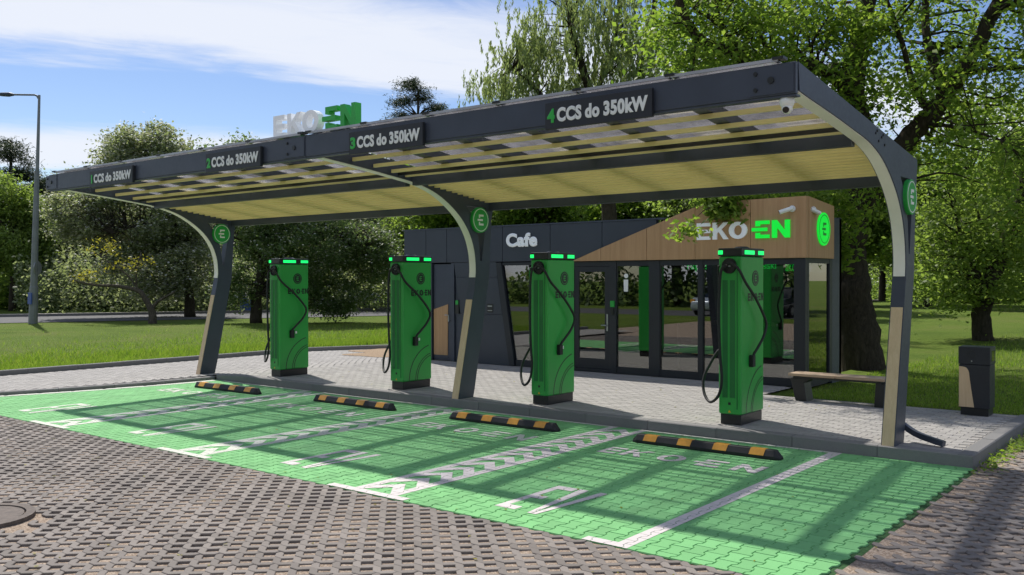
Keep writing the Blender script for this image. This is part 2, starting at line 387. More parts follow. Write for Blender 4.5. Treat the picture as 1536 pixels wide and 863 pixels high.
def letters_obj(name, ch, mat, x0, x1, z0, z1, y, depth, parent, place, k=.22, h=.18):
    # place(u, v, t): position for letter coordinates u along, v up, t outwards
    b = MB()
    for i, q in enumerate(letter_quads(ch, k, h)):
        uv = [(x0+p[0]*(x1-x0), z0+p[1]*(z1-z0)) for p in q]; t1 = depth+i*.0003
        v = [place(*p, 0) for p in uv]+[place(*p, t1) for p in uv]
        b.add(v, [(0, 1, 2, 3), (4, 5, 6, 7), (0, 1, 5, 4), (1, 2, 6, 5), (2, 3, 7, 6), (3, 0, 4, 7)])
    return b.obj(name, mat, parent)

# heavy lettering: outlines swollen by a bevel, one object per letter
def bold_text(name, txt, mat, x0, x1, z0, z1, place, depth, parent, swell=.052, spacing=1.08):
    c = bpy.data.curves.new('txt', 'FONT'); c.body = txt; c.size = 1.; c.extrude = .02; c.bevel_depth = swell; c.bevel_resolution = 0; c.space_character = spacing; c.resolution_u = 4; c.space_word = .8
    o = bpy.data.objects.new('txt', c); col.objects.link(o); dg = bpy.context.evaluated_depsgraph_get()
    me = bpy.data.meshes.new_from_object(o.evaluated_get(dg)); bpy.data.objects.remove(o); bpy.data.curves.remove(c)
    bm = bmesh.new(); bm.from_mesh(me); bmesh.ops.remove_doubles(bm, verts=bm.verts, dist=1e-4); bm.verts.ensure_lookup_table()
    co = np.array([v.co[:] for v in bm.verts]); lo, hi = co.min(0), co.max(0); seen = set()
    for v in bm.verts:
        if v in seen: continue
        stack = [v]; seen.add(v); isl = []
        while stack:
            q = stack.pop(); isl.append(q)
            for e in q.link_edges:
                w = e.other_vert(q)
                if w not in seen: seen.add(w); stack.append(w)
        idx = {q: k for k, q in enumerate(isl)}; b = MB(); fs = {f for q in isl for f in q.link_faces}
        b.add([place(x0+(q.co.x-lo[0])/(hi[0]-lo[0])*(x1-x0), z0+(q.co.y-lo[1])/(hi[1]-lo[1])*(z1-z0), (q.co.z-lo[2])/(hi[2]-lo[2])*depth) for q in isl], [tuple(idx[q] for q in f.verts) for f in fs])
        b.obj(name, mat, parent)
    bm.free(); bpy.data.meshes.remove(me)
# ================================================================== ground
KY = .12            # kerb face of the plaza
GX0, GX1, GY0 = -13.6, 1.47, -4.53
def smooth01(t_): t_ = min(1, max(0, t_)); return t_*t_*(3-2*t_)
def plaza_z(x):
    return .13 - .075*smooth01((-11.3-x)/1.6)
def ground_z(x, y):
    # lawns lie a little above the paving bed, the park lawn on the right rises gently to the back
    z = -.12
    left = smooth01((-15.6-x)/.5)*(.16)
    back = smooth01((y-3.55)/.35) if x > -2.6 else smooth01((y-(9.4 if x > -14 else 7.5))/.4)
    park = back*(.22+.35*smooth01((y-12)/22)*smooth01((x+25)/14))
    z += max(left, park if x > -16 else left)
    if y < -19: z = max(z, .02)
    return z
xs = sorted(set([-420, -300, -200, -150, -110, -85, -70, -60, -50] + [round(-45+i*1.5, 2) for i in range(44)] + [-16.2, -15.95, -15.8, -15.6, -2.62, -2.58] + [22, 26, 32, 40, 55, 75, 110, 160, 260, 420]))
ys = sorted(set([-420, -250, -150, -90, -60, -45, -35, -28, -24, -19.02, -18.98] + [round(-16+i*1.4, 2) for i in range(42)] + [3.5, 3.6, 3.75, 3.9, 7.5, 7.8, 9.4, 9.7] + [45, 52, 60, 75, 100, 140, 200, 300, 420]))
b = MB(); nx = len(xs)
b.v = [(x, y, ground_z(x, y)) for y in ys for x in xs]
b.f = [(j*nx+i, j*nx+i+1, (j+1)*nx+i+1, (j+1)*nx+i) for j in range(len(ys)-1) for i in range(nx-1)]
tag(b.obj('ground', 'lawn', None, True), kind='structure', label='green lawn and park ground around the charging station')

# gravel bed below the grid pavers
b = MB(); b.add([(-60, -18.9, -.028), (60, -18.9, -.028), (60, 3.62, -.028), (-60, 3.62, -.028)], [(0, 1, 2, 3)])
b = MB(); b.add([(-40, -18.9, -.016), (40, -18.9, -.016), (40, 3.6, -.016), (GX1, 3.6, -.016), (GX1, -.0, -.016), (-15.6, 0, -.016), (-15.6, -9, -.016), (-40, -9, -.016)], [(0, 1, 2, 3, 4, 5, 6, 7)])
b = MB()   # uneven fill close to the camera
gx = [-14+.16*i for i in range(125)]; gy = [-10.6+.16*j for j in range(89)]
def gh(x, y): return -.0145+.004*math.sin(x*2.3+1.3*math.sin(y*1.7))*math.sin(y*2.9+x)+.003*math.sin(x*7.1+y*5.3)
b.v = [(x, y, gh(x, y)) for y in gy for x in gx]
for j in range(len(gy)-1):
    for i in range(len(gx)-1):
        xm_, ym_ = gx[i]+.08, gy[j]+.08
        if (ym_ < GY0-.05) or (xm_ > GX1+.12 and ym_ < 3.4): b.f.append((j*125+i, j*125+i+1, (j+1)*125+i+1, (j+1)*125+i))
fill_ = b
b = MB(); b.add([(-40, -18.9, -.024), (40, -18.9, -.024), (40, 3.6, -.024), (GX1, 3.6, -.024), (GX1, -.0, -.024), (-15.6, 0, -.024), (-15.6, -9, -.024), (-40, -9, -.024)], [(0, 1, 2, 3, 4, 5, 6, 7)])
gravel = tag(b.obj('gravel', 'gravel'), kind='structure', label='brown gravel filling the openings of the grid paving')

fill_.obj('fill', 'gravel', gravel)
# ---- openwork grey grid pavers: zigzag bars that leave diamond openings
def grid_bar_outline(par, nper=2):
    # strip 0..0.1 in y, nper*0.2 long; diamond notches below at x=0,.2,.. and above at x=.1,.3,..
    h, g = .0585, .0022; L = nper*.2
    bot = []; top = []
    for i in range(nper+1):
        x = .2*i
        if i == 0: bot += [(g, h-g), (h, g)]
        elif i == nper: bot += [(L-h, g), (L-g, h-g)]
        else: bot += [(x-h, g), (x, h-g*0), (x+h, g)]
    for i in range(nper):
        x = .1+.2*i; top += [(x-h, .1-g), (x, .1-h), (x+h, .1-g)]
    e0 = [(g, .1-g)]; e1 = [(L-g, .1-g)]
    out = bot+e1+top[::-1]+e0
    return out
def paver_mesh(name, poly, depth, bev, mat):
    me_b = MB(); poly = [Vector((p[0], p[1])) for p in poly]; n = len(poly); inner = []
    for i in range(n):
        a, p, c = poly[i-1], poly[i], poly[(i+1) % n]
        d1 = (p-a).normalized(); d2 = (c-p).normalized(); nn = Vector((-d1.y-d2.y, d1.x+d2.x))
        nn = nn.normalized()*min(1.6, 1/max(.35, nn.length/2)) if nn.length > 1e-5 else Vector((0, 0)); inner.append(p+nn*bev)
    v = [(p.x, p.y, 0) for p in inner]+[(p.x, p.y, -bev*.8) for p in poly]+[(p.x, p.y, -depth) for p in poly]
    tr = tessellate_polygon([[Vector((p.x, p.y, 0)) for p in inner]])
    f = [tuple(t_) for t_ in tr]
    for i in range(n):
        j = (i+1) % n; f += [(i, j, n+j, n+i)]
        if depth > 0: f += [(n+i, n+j, 2*n+j, 2*n+i)]
    me_b.add(v, f); return me_b
gb = paver_mesh('paver', grid_bar_outline(0), .018, .004, 'grid_stone')
grid_me = gb.data('grid_paver', 'grid_stone')
grid_root = empty('grid_paving', (0, 0, 0)); tag(grid_root, 'grey openwork paving of zigzag stones with gravel openings', kind='structure')
cover_c = np.array([-4.54, -7.12]); cover_r = .4
cells = []
for j in range(-104, 37):
    y = j*.1 + .065
    for i in range(-42, 26):
        x = i*.4 + (.1 if j % 2 else 0) + (.2 if (j//2) % 2 else 0) + .09
        cx, cy = x+.2, y+.05
        ingreen = (GX0-.6 < cx < GX1+.2) and cy > GY0-.04
        if ingreen: continue
        if cx > GX1 and cy > 3.55: continue
        if cx < GX1 and cy > GY0-.04: continue
        if math.hypot(max(x-cover_c[0], 0, cover_c[0]-x-.4), max(y-cover_c[1], 0, cover_c[1]-y-.1)) < cover_r-.02: continue
        u, w, zc = project((cx, cy, 0))
        if zc < 1.2 or u < -420 or u > 1980 or w > 1500: continue
        inv = -12 <= u <= 1548 and w < 876
        cells.append((0 if inv else 1, zc, x, y))
cells.sort()
def jitter(z=.0022, a=.006): return random.uniform(-z, z), random.uniform(-a, a)
V0 = np.array([v.co[:] for v in grid_me.vertices]); F0 = [tuple(p.vertices) for p in grid_me.polygons]
def joined(name, meshV, meshF, placements, mat, parent, smooth=False):
    n = len(meshV); vs_ = []; fs = []
    for k, (x, y, z, rz) in enumerate(placements):
        c, s_ = math.cos(rz), math.sin(rz)
        vs_.append(np.column_stack([meshV[:, 0]*c-meshV[:, 1]*s_+x, meshV[:, 0]*s_+meshV[:, 1]*c+y, meshV[:, 2]+z]))
        fs += [tuple(i+k*n for i in f) for f in meshF]
    me = bpy.data.meshes.new(name); me.from_pydata(np.concatenate(vs_).tolist(), [], fs); me.materials.append(MATS[mat]); me.update()
    return link(name, me, parent)
rest = []
for k, (_, zc, x, y) in enumerate(cells):
    dz, da = jitter(.003, .008)
    if k < 300:
        o = link('paver', grid_me, grid_root); o.location = (x, y, dz); o.rotation_euler = (random.gauss(0, .007), random.gauss(0, .004), da)
    else: rest.append((x, y, dz, da))
tag(joined('paver_field', V0, F0, rest, 'grid_stone', grid_root), kind='stuff')
# manhole cover
mh = empty('manhole_cover', (cover_c[0], cover_c[1], 0)); tag(mh, 'round iron manhole cover set in the grey grid paving', 'manhole cover')
MB().ring((0, 0, -.016), (0, 0, 1), .36, .43, .036, 40).obj('rim', 'iron', mh)
MB().disc((0, 0, -.016), (0, 0, 1), .345, .03, 40).obj('lid', 'iron', mh)
b = MB()
for i in range(-6, 7):
    w = math.sqrt(max(.001, .32**2-(i*.052)**2)); b.box(-w, w, i*.052-.014, i*.052+.014, 0, .009)
for i in range(-6, 7):
    w = math.sqrt(max(.001, .32**2-(i*.052)**2)); b.box(i*.052-.012, i*.052+.012, -w, w, .0005, .0098)
b.obj('lid_ribs', 'iron', mh)

# ---- green double-T pavers
GP_X, GP_Y, WIDE, WAIST, GAP = .139, .2, .0825, .0565, .0026
BP = [-.1, -.064, -.036, .036, .064, .1]
def half_w(y):
    a = abs(y)
    return (WAIST if a <= .036 else WIDE if a >= .064 else WAIST+(WIDE-WAIST)*(a-.036)/.028)-GAP/2
def green_outline(y0, y1):
    yy = [y0]+[q for q in BP if y0 < q < y1]+[y1]
    if y0 <= -.1: yy[0] = -.1+GAP/2
    if y1 >= .1: yy[-1] = .1-GAP/2
    return [(half_w(q), q) for q in yy]+[(-half_w(q), q) for q in reversed(yy)], yy
green_root = empty('parking_bays', (0, 0, 0)); tag(green_root, 'green painted parking bays of interlocking stones with white markings', kind='structure')
b = MB(); b.add([(GX0-.2, GY0, -.0135), (GX1+.05, GY0, -.0135), (GX1+.05, KY, -.0135), (GX0-.2, KY, -.0135)], [(0, 1, 2, 3)]); b.obj('bedding', 'joint_soil', green_root)
def left_edge(y):   # curved left edge of the green area
    return -12.05 - .11*max(0, -y)**1.7 * .75 if y > -4.6 else -13.6
full_poly, _ = green_outline(-.1, .1)
full_mesh = paver_mesh('stone', full_poly, 0.0, .0045, 'green_stone')
for i_, p in enumerate(full_mesh.v):   # skirt drops deeper than the bevel
    if p[2] < 0: full_mesh.v[i_] = (p[0], p[1], -.011)
green_me = full_mesh.data('stone', 'green_stone'); GV = np.array([v.co[:] for v in green_me.vertices]); GF = [tuple(p.vertices) for p in green_me.polygons]
convex_cells = []; stones = []; cut_b = MB()
ncol = int((GX1-GX0)/GP_X)+1
for i in range(ncol):
    xc = GX1-.075 - i*GP_X
    off = .1 if i % 2 else 0.
    for j in range(-1, 25):
        yc = GY0 + .1 + j*GP_Y + off
        y0, y1 = max(-.1, GY0-yc), min(.1, KY-.004-yc)
        if y1-y0 < .02 or xc < left_edge(yc)-.05: continue
        dz = random.uniform(-.0012, .0012); yy = [y0]+[q for q in BP if y0 < q < y1]+[y1]
        for a, c in zip(yy[:-1], yy[1:]):
            s0, s1 = half_w(a)-.0015, half_w(c)-.0015; a_, c_ = a, c
            if a <= -.0999: a_ = a+GAP/2+.001
            if c >= .0999: c_ = c-GAP/2-.001
            convex_cells.append((xc, yc, [(xc-s0, yc+a_), (xc+s0, yc+a_), (xc+s1, yc+c_), (xc-s1, yc+c_)]))
        if y0 > -.1 or y1 < .1:
            poly, _ = green_outline(y0, y1); m_ = paver_mesh('c', poly, 0, .0045, None)
            cut_b.add([(p[0]+xc, p[1]+yc, (-.011 if p[2] < 0 else 0)+dz) for p in m_.v], m_.f)
        else:
            u, w, zc = project((xc, yc, 0)); stones.append((0 if (-5 < u < 1541 and w < 868) else 1, zc, xc, yc, dz))
stones.sort(); rest = []
for k, (_, zc, x, y, dz) in enumerate(stones):
    if k < 300: o = link('stone', green_me, green_root); o.location = (x, y, dz)
    else: rest.append((x, y, dz, 0))
tag(joined('stone_field', GV, GF, rest, 'green_stone', green_root), kind='stuff')
tag(cut_b.obj('cut_stones', 'green_stone', green_root), kind='stuff')

# ---- painted markings, clipped stone by stone so that the joints stay open
from collections import defaultdict
hashc = defaultdict(list)
for ci, (xc, yc, poly) in enumerate(convex_cells): hashc[(math.floor(xc/.25), math.floor(yc/.25))].append(poly)
def clip(sub, clp):
    out = sub; n = len(clp)
    for i in range(n):
        ax, ay = clp[i]; bx, by = clp[(i+1) % n]; ins = out; out = []
        if not ins: return []
        d = lambda p: (bx-ax)*(p[1]-ay)-(by-ay)*(p[0]-ax)
        for k in range(len(ins)):
            p, q = ins[k-1], ins[k]; dp, dq = d(p), d(q)
            if (dp >= 0) != (dq >= 0):
                t_ = dp/(dp-dq); out.append((p[0]+(q[0]-p[0])*t_, p[1]+(q[1]-p[1])*t_))
            if dq >= 0: out.append(q)
    return out
def ccw(q):
    a = sum(q[i-1][0]*q[i][1]-q[i][0]*q[i-1][1] for i in range(len(q))); return q if a > 0 else q[::-1]
def paint(name, quads, mat, z=.0024):
    b = MB()
    for qi, q in enumerate(quads):
        q = ccw(q); xs_ = [p[0] for p in q]; ys_ = [p[1] for p in q]; zz_ = z+(qi % 7)*.0003
        for gx in range(math.floor((min(xs_)-.12)/.25), math.floor((max(xs_)+.12)/.25)+1):
            for gy in range(math.floor((min(ys_)-.12)/.25), math.floor((max(ys_)+.12)/.25)+1):
                for c in hashc.get((gx, gy), ()):
                    r_ = clip(q, c)
                    if len(r_) >= 3: b.add([(p[0], p[1], zz_) for p in r_], [tuple(range(len(r_)))])
    return b.obj(name, mat, green_root)
def rect(x0, x1, y0, y1): return [(x0, y0), (x1, y0), (x1, y1), (x0, y1)]
YK = KY-.02
BAYS = [(-2.36, 0.0), (-5.43, -2.92), (-8.69, -5.96), (-11.75, -9.25)]
paint('bay_line', [rect(0, .13, GY0, YK), rect(-.27, 0, GY0, GY0+.1)], 'white_marking')
for (xl, xr) in ((-2.92, -2.36), (-5.96, -5.43), (-9.25, -8.69)):
    w = .105
    paint('bay_line', [rect(xl, xl+w, GY0+.1, YK), rect(xr-w, xr, GY0+.1, YK), rect(xl-.3, xr+.17, GY0, GY0+.1)], 'white_marking' if xl > -4 else 'faded_marking')
    ch = []; xm = (xl+xr)/2; y = GY0+.12; x0, x1 = xl+w, xr-w; s_ = 1.15; t_ = .17
    while y < YK-.25:
        a = [(x0, y), (xm, y+s_*(xm-x0)), (xm, y+s_*(xm-x0)+t_), (x0, y+t_)]; c = [(xm, y+s_*(xm-x0)), (x1, y), (x1, y+t_), (xm, y+s_*(xm-x0)+t_)]
        ch += [ccw(a), ccw(c)]; y += .335
    paint('chevrons', ch, 'white_marking' if xl > -4 else 'faded_marking')
for k, (xl, xr) in enumerate(BAYS):
    xm = (xl+xr)/2
    paint('kerb_line', [rect(xl, xr, YK-.07, YK)], 'faded_marking')
    e = xm-.26; q = [rect(e, e+.075, -4.15, -3.19), rect(e+.075, e+.22, -4.15, -4.03), rect(e+.075, e+.19, -3.72, -3.61), rect(e+.075, e+.23, -3.31, -3.19)]
    v_ = e+.25; q += [[(v_+.125, -4.17), (v_+.17, -4.17), (v_+.095, -3.19), (v_, -3.19)], [(v_+.1705, -4.17), (v_+.215, -4.17), (v_+.31, -3.19), (v_+.225, -3.19)]]
    paint('bay_symbol', q, 'white_marking' if k < 2 else 'faded_marking')
    q = []
    for ch, (a, c) in zip('EKOBN', ((-.93, -.71), (-.65, -.36), (-.22, .09), (.25, .55), (.68, .98))):
        for g in letter_quads(ch, .26, .2): q.append([(xm+a+p[0]*(c-a), -1.52+p[1]*.36) for p in g])
    paint('bay_lettering', q, 'faded_marking' if k else 'white_marking')
q = []
yy = [KY-.05-i*.3 for i in range(15)]
for a, c in zip(yy[:-1], yy[1:]): q.append([(left_edge(a)-.02, a), (left_edge(a)+.14, a), (left_edge(c)+.14, c), (left_edge(c)-.02, c)])
paint('edge_line', q, 'faded_marking')

# ---- plaza: kerb, pavers
plaza = empty('plaza', (0, 0, 0)); tag(plaza, 'raised pavement of small grey stones around the kiosk', kind='structure')
b = MB()
px_ = [(-15.68, -9), (-15.68, 5.5)]
def in_plaza(x, y):
    if x > GX1-.16 or x < -15.66: return False
    if x > -12.2: lo = KY+.16
    else: lo = KY+.16 if x > left_edge(0) else -9.
    if x <= -12.0 and y < KY+.16:
        if x > left_edge(y)-.2: return False
        lo = -9
    hi = 3.5 if x > -2.3 else 9.2
    if x < -13.2 and y > 5.2+(x+15.7)*1.7: return False
    if x > -11.56 and x < -2.0 and y > 4.8: return False
    return lo < y < hi
def strip_sheet(name, mat, z0):
    # bedding below the pavers, in narrow strips that follow the fall to the left
    b = MB(); xs_ = [GX1-.1, -2.3, -2.3001, -6, -9, -11.3, -11.7, -12.1, -12.5, -12.9, -13.4, -15.66]
    for a, c in zip(xs_[:-1], xs_[1:]):
        hi = 3.58 if a > -2 else (6.3 if a > -11 else 9.3)
        lo = KY+.1 if c > -12.05 else -9.
        lo2 = KY+.1 if a > -12.0 else lo
        if c <= -12.1:
            # follow the curved edge
            b.add([(c, KY+.1, plaza_z(c)+z0), (a, KY+.1, plaza_z(a)+z0), (a, hi, plaza_z(a)+z0), (c, hi, plaza_z(c)+z0)], [(0, 1, 2, 3)])
        else: b.add([(c, KY+.1, plaza_z(c)+z0), (a, KY+.1, plaza_z(a)+z0), (a, hi, plaza_z(a)+z0), (c, hi, plaza_z(c)+z0)], [(0, 1, 2, 3)])
    yy = [KY+.1-i*.3 for i in range(32)]
    for a, c in zip(yy[:-1], yy[1:]):
        b.add([(-15.66, c, .055+z0), (left_edge(c)-.1, c, .055+z0), (left_edge(a)-.1, a, .055+z0), (-15.66, a, .055+z0)], [(0, 1, 2, 3)])
    return b.obj(name, mat, plaza)
strip_sheet('bedding', 'joint_sand', -.006)
pw, ph = .2, .1; g = .002; bv = .003
pb = MB(); x0, x1, y0, y1 = g, pw-g, g, ph-g
pb.add([(x0+bv, y0+bv, 0), (x1-bv, y0+bv, 0), (x1-bv, y1-bv, 0), (x0+bv, y1-bv, 0), (x0, y0, -.01), (x1, y0, -.01), (x1, y1, -.01), (x0, y1, -.01)], [(0, 1, 2, 3), (0, 4, 5, 1), (1, 5, 6, 2), (2, 6, 7, 3), (3, 7, 4, 0)])
slab_me = pb.data('slab', 'plaza_stone'); PV = np.array([v.co[:] for v in slab_me.vertices]); PF = [tuple(p.vertices) for p in slab_me.polygons]
sl_ = []
for j in range(-92, 95):
    y = KY+.16+j*ph
    for i in range(-80, 8):
        x = i*pw+(pw/2 if j % 2 else 0)
        if not (in_plaza(x+.02, y+.05) and in_plaza(x+pw-.02, y+.05)): continue
        u, w, zc = project((x, y, .13)); sl_.append((0 if (0 < u < 1536 and zc > 0) else 1, zc, x, y, plaza_z(x+pw/2)+random.uniform(-.0012, .0012)))
sl_.sort(); rest = []
for k, (_, zc, x, y, z) in enumerate(sl_):
    if k < 300: o = link('slab', slab_me, plaza); o.location = (x, y, z)
    else: rest.append((x, y, z, 0))
tag(joined('slab_field', PV, PF, rest, 'plaza_stone', plaza), kind='stuff')
def kerb_run(name, pts, top, width, bottom, length=1., side=1):
    # kerb stones laid along a polyline; top may be a function of (x, y)
    pts = [Vector(p) for p in pts]
    for a, c in zip(pts[:-1], pts[1:]):
        L = (c-a).length; n = max(1, round(L/length)); d = (c-a)/L; nn = Vector((-d.y, d.x))*side
        for i in range(n):
            p0 = a+d*(L*i/n+.003); p1 = a+d*(L*(i+1)/n-.003)
            z0 = top(p0.x, p0.y) if callable(top) else top; z1 = top(p1.x, p1.y) if callable(top) else top
            dz = random.uniform(-.002, .002); q0, q1 = p0+nn*width, p1+nn*width; e = .012
            b = MB(); 
            b.add([(*p0, bottom), (*p1, bottom), (*q1, bottom), (*q0, bottom), (*p0, z0-e+dz), (*p1, z1-e+dz), (*(p1+nn*e), z1+dz), (*(p0+nn*e), z0+dz), (*q1, z1+dz), (*q0, z0+dz)],
                  [(0, 1, 5, 4), (4, 5, 6, 7), (7, 6, 8, 9), (1, 2, 8, 6, 5), (3, 0, 4, 7, 9), (2, 3, 9, 8), (0, 3, 2, 1)])
            b.obj(name, 'kerb_stone', plaza)
kerb_run('kerb', [(-12.05, KY), (GX1, KY)], lambda x, y: plaza_z(x)+.002, .15, -.12)
kerb_run('kerb', [(GX1+.0, KY+.003), (GX1-.0, 3.62)], .132, .15, -.12)
kerb_run('kerb', [(GX1-.155, 3.52), (-1.95, 3.52)], .122, .08, -.12)
kerb_run('kerb', [(left_edge(y)-.05, y) for y in (-4.5, -3.6, -2.7, -1.8, -.9, KY)][::1], lambda x, y: .06, .13, -.12)
kerb_run('kerb', [(-15.68, -9), (-15.68, 5.3), (-15.1, 6.6), (-14.2, 7.9), (-13.2, 8.9), (-11.4, 9.3)], .15, .12, -.12, 1., 1)
# sand washed over the stones next to the lawn
b = MB(); pts = []
for i in range(40):
    a = 2*math.pi*i/40; r_ = 1+.22*math.sin(3*a+1)+.12*math.sin(7*a); pts.append((-13.0+1.9*r_*math.cos(a)*.9-.5*math.sin(a)*r_, 6.6+1.1*r_*math.sin(a)+.9*math.cos(a)*r_))
pts = [p for p in pts]
b.add([(p[0], p[1], plaza_z(p[0])+.008) for p in pts]+[(-13.0, 6.6, plaza_z(-13.)+.02)], [(i, (i+1) % 40, 40) for i in range(40)])
tag(b.obj('sand', 'sand'), 'brown sand washed over the grey pavement beside the lawn kerb', kind='stuff')

# ---- street behind the left lawn, and the street side behind the camera that the windows mirror
def sheet(name, pts, z, mat, label, kind='structure'):
    b = MB(); b.add([(p[0], p[1], z) for p in pts], [tuple(range(len(pts)))]); return tag(b.obj(name, mat), label, kind=kind)
def ext(a, c, k0, k1): a, c = np.array(a), np.array(c); return tuple(a+(c-a)*k0), tuple(a+(c-a)*k1)
n0, n1 = ext((-38.5, 6.9), (-30.5, 23.2), -6, 6); f0, f1 = ext((-45.0, 9.6), (-37.5, 25.8), -6, 6); p0, p1 = ext((-48.6, 11.2), (-41.1, 27.4), -6, 6)
sheet('road', [n0, n1, f1, f0], .062, 'road_asphalt', 'grey asphalt street behind the lawn on the left')
sheet('footpath', [f0, f1, p1, p0], .085, 'footpath', 'pale footpath along the far side of the street')
b = MB(); d = Vector((f1[0]-f0[0], f1[1]-f0[1], 0)).normalized(); nn = Vector((-d.y, d.x, 0))*.15
q = [Vector((*f0, 0)), Vector((*f1, 0))]; b.add([(*(p+o_).xy, z) for z in (.0, .19) for p, o_ in ((q[0], nn*0), (q[1], nn*0), (q[1], nn), (q[0], nn))], [(0, 1, 2, 3), (4, 5, 6, 7), (0, 1, 5, 4), (2, 3, 7, 6)])
tag(b.obj('road_kerb', 'kerb_stone'), 'dark kerb on the far side of the street', kind='structure')
sheet('car_park', [(-45, -29), (45, -29), (45, -22.2), (-45, -22.2)], .045, 'road_asphalt', 'asphalt car park across the drive from the kiosk')
# ================================================================== canopy
FX = [.683, -5.713, -12.636]; FT = .15
def roof_top(y): return 3.82-.129*(y+2.65)
inner = [(.488, 1.654), (.558, 1.994), (.565, 2.2), (.53, 2.42), (.44, 2.64), (.29, 2.84), (.106, 3.0), (-.13, 3.15), (-.4, 3.27), (-.75, 3.36), (-1.2, 3.42), (-1.8, 3.49), (-2.35, 3.545), (-2.62, 3.575)]
inner = [(.125, 0.0)] + [tuple(p)[:2] for p in smooth_path([(a, c, 0) for a, c in inner], 3)]
outer = [(-2.65, 3.82), (1.0, roof_top(1.0)), (1.005, 3.27), (.94, 2.9), (.88, 2.0), (.53, .28), (.46, 0.0)]
canopy = empty('charging_canopy', (0, 0, 0)); tag(canopy, 'long dark grey cantilever canopy with yellow slat ceiling over the chargers', 'canopy')
hole = [(.34, 3.1), (.80, 3.1), (.775, 2.72), (.7, 2.25), (.67, 2.25), (.62, 2.62), (.5, 2.92)]
for x in FX:
    fr = MB().prism(inner+outer, x-FT, x, 'X', [hole[::-1]]).obj('frame', 'anthracite', canopy, bevel=.006)
    def band(name, mat, pts, proud, w=.012):
        b = MB(); n = len(pts); 
        for i, (y, z) in enumerate(pts):
            a, c = pts[max(0, i-1)], pts[min(n-1, i+1)]; d = Vector((c[0]-a[0], c[1]-a[1])).normalized(); nv = Vector((-d.y, d.x))
            if nv.x > 0 and z < 2.5: nv = -nv
            if nv.y > 0 and z >= 2.5: nv = -nv
            p = Vector((y, z)); o_ = p+nv*proud; i_ = p-nv*.006
            b.v += [(x-w, o_.x, o_.y), (x-FT+w, o_.x, o_.y), (x-FT+w, i_.x, i_.y), (x-w, i_.x, i_.y)]
        for i in range(n-1):
            for k in range(4): b.f.append((4*i+k, 4*i+(k+1) % 4, 4*i+4+(k+1) % 4, 4*i+4+k))
        b.f += [(0, 1, 2, 3), (4*n-4, 4*n-3, 4*n-2, 4*n-1)]
        return b.obj(name, mat, fr)
    band('wood_strip', 'post_wood', [(.128, .02), (.486, 1.645)], .008)
    band('light_strip', 'led_cover', [p for p in inner if p[1] > 1.99], .008)
    # green disc with the emblem on the right flank
    bd = MB().disc((x-.01, .625, 2.89), (1, 0, 0), .2, .055, 40).obj('badge', 'badge_green', canopy, bevel=.006)
    MB().ring((x+.045, .625, 2.89), (1, 0, 0), .168, .178, .003, 40).obj('ring', 'white_paint', bd)
    letters_obj('emblem', 'B', 'white_paint', -.062, .062, -.085, .085, 0, .004, bd, lambda u, v, t_, x=x: (x+.045+t_, .625+u, 2.89+v), .2, .18)
    for (yy_, zz_) in ((-.55, 3.47), (-.5, 3.5), (-.35, 3.45), (-.3, 3.48), (-.45, 3.40), (-.25, 3.38)): MB().disc((x-.002, yy_, zz_), (1, 0, 0), .014, .012, 8).obj('bolt', 'black_plastic', fr)
XL, XR = FX[2]-FT-.08, FX[0]+.0
# front beam in two lengths, with joint plates and bolts
for a, c in ((XL, FX[1]-FT/2-.004), (FX[1]-FT/2+.004, XR-.004)):
    MB().prism([(a, 3.545), (c, 3.545), (c, 3.815), (a, 3.815)], -2.70, -2.655, 'Y').obj('front_beam', 'anthracite', canopy, bevel=.004)
    MB().box(a, c, -2.69, -2.60, 3.525, 3.542).obj('lower_trim', 'anthracite', canopy)
for xc in (FX[1]-.3, FX[0]-.22, XL+.1):
    pl = MB().box(xc-.2, xc+.2, -2.708, -2.7005, 3.56, 3.80).obj('joint_plate', 'anthracite', canopy)
    for dx, dz in ((-.14, -.07), (-.14, .07), (.0, 0.)): MB().disc((xc+dx, -2.708, 3.68+dz), (0, -1, 0), .018 if dx else .03, .014, 10).obj('bolt', 'black_plastic', pl)
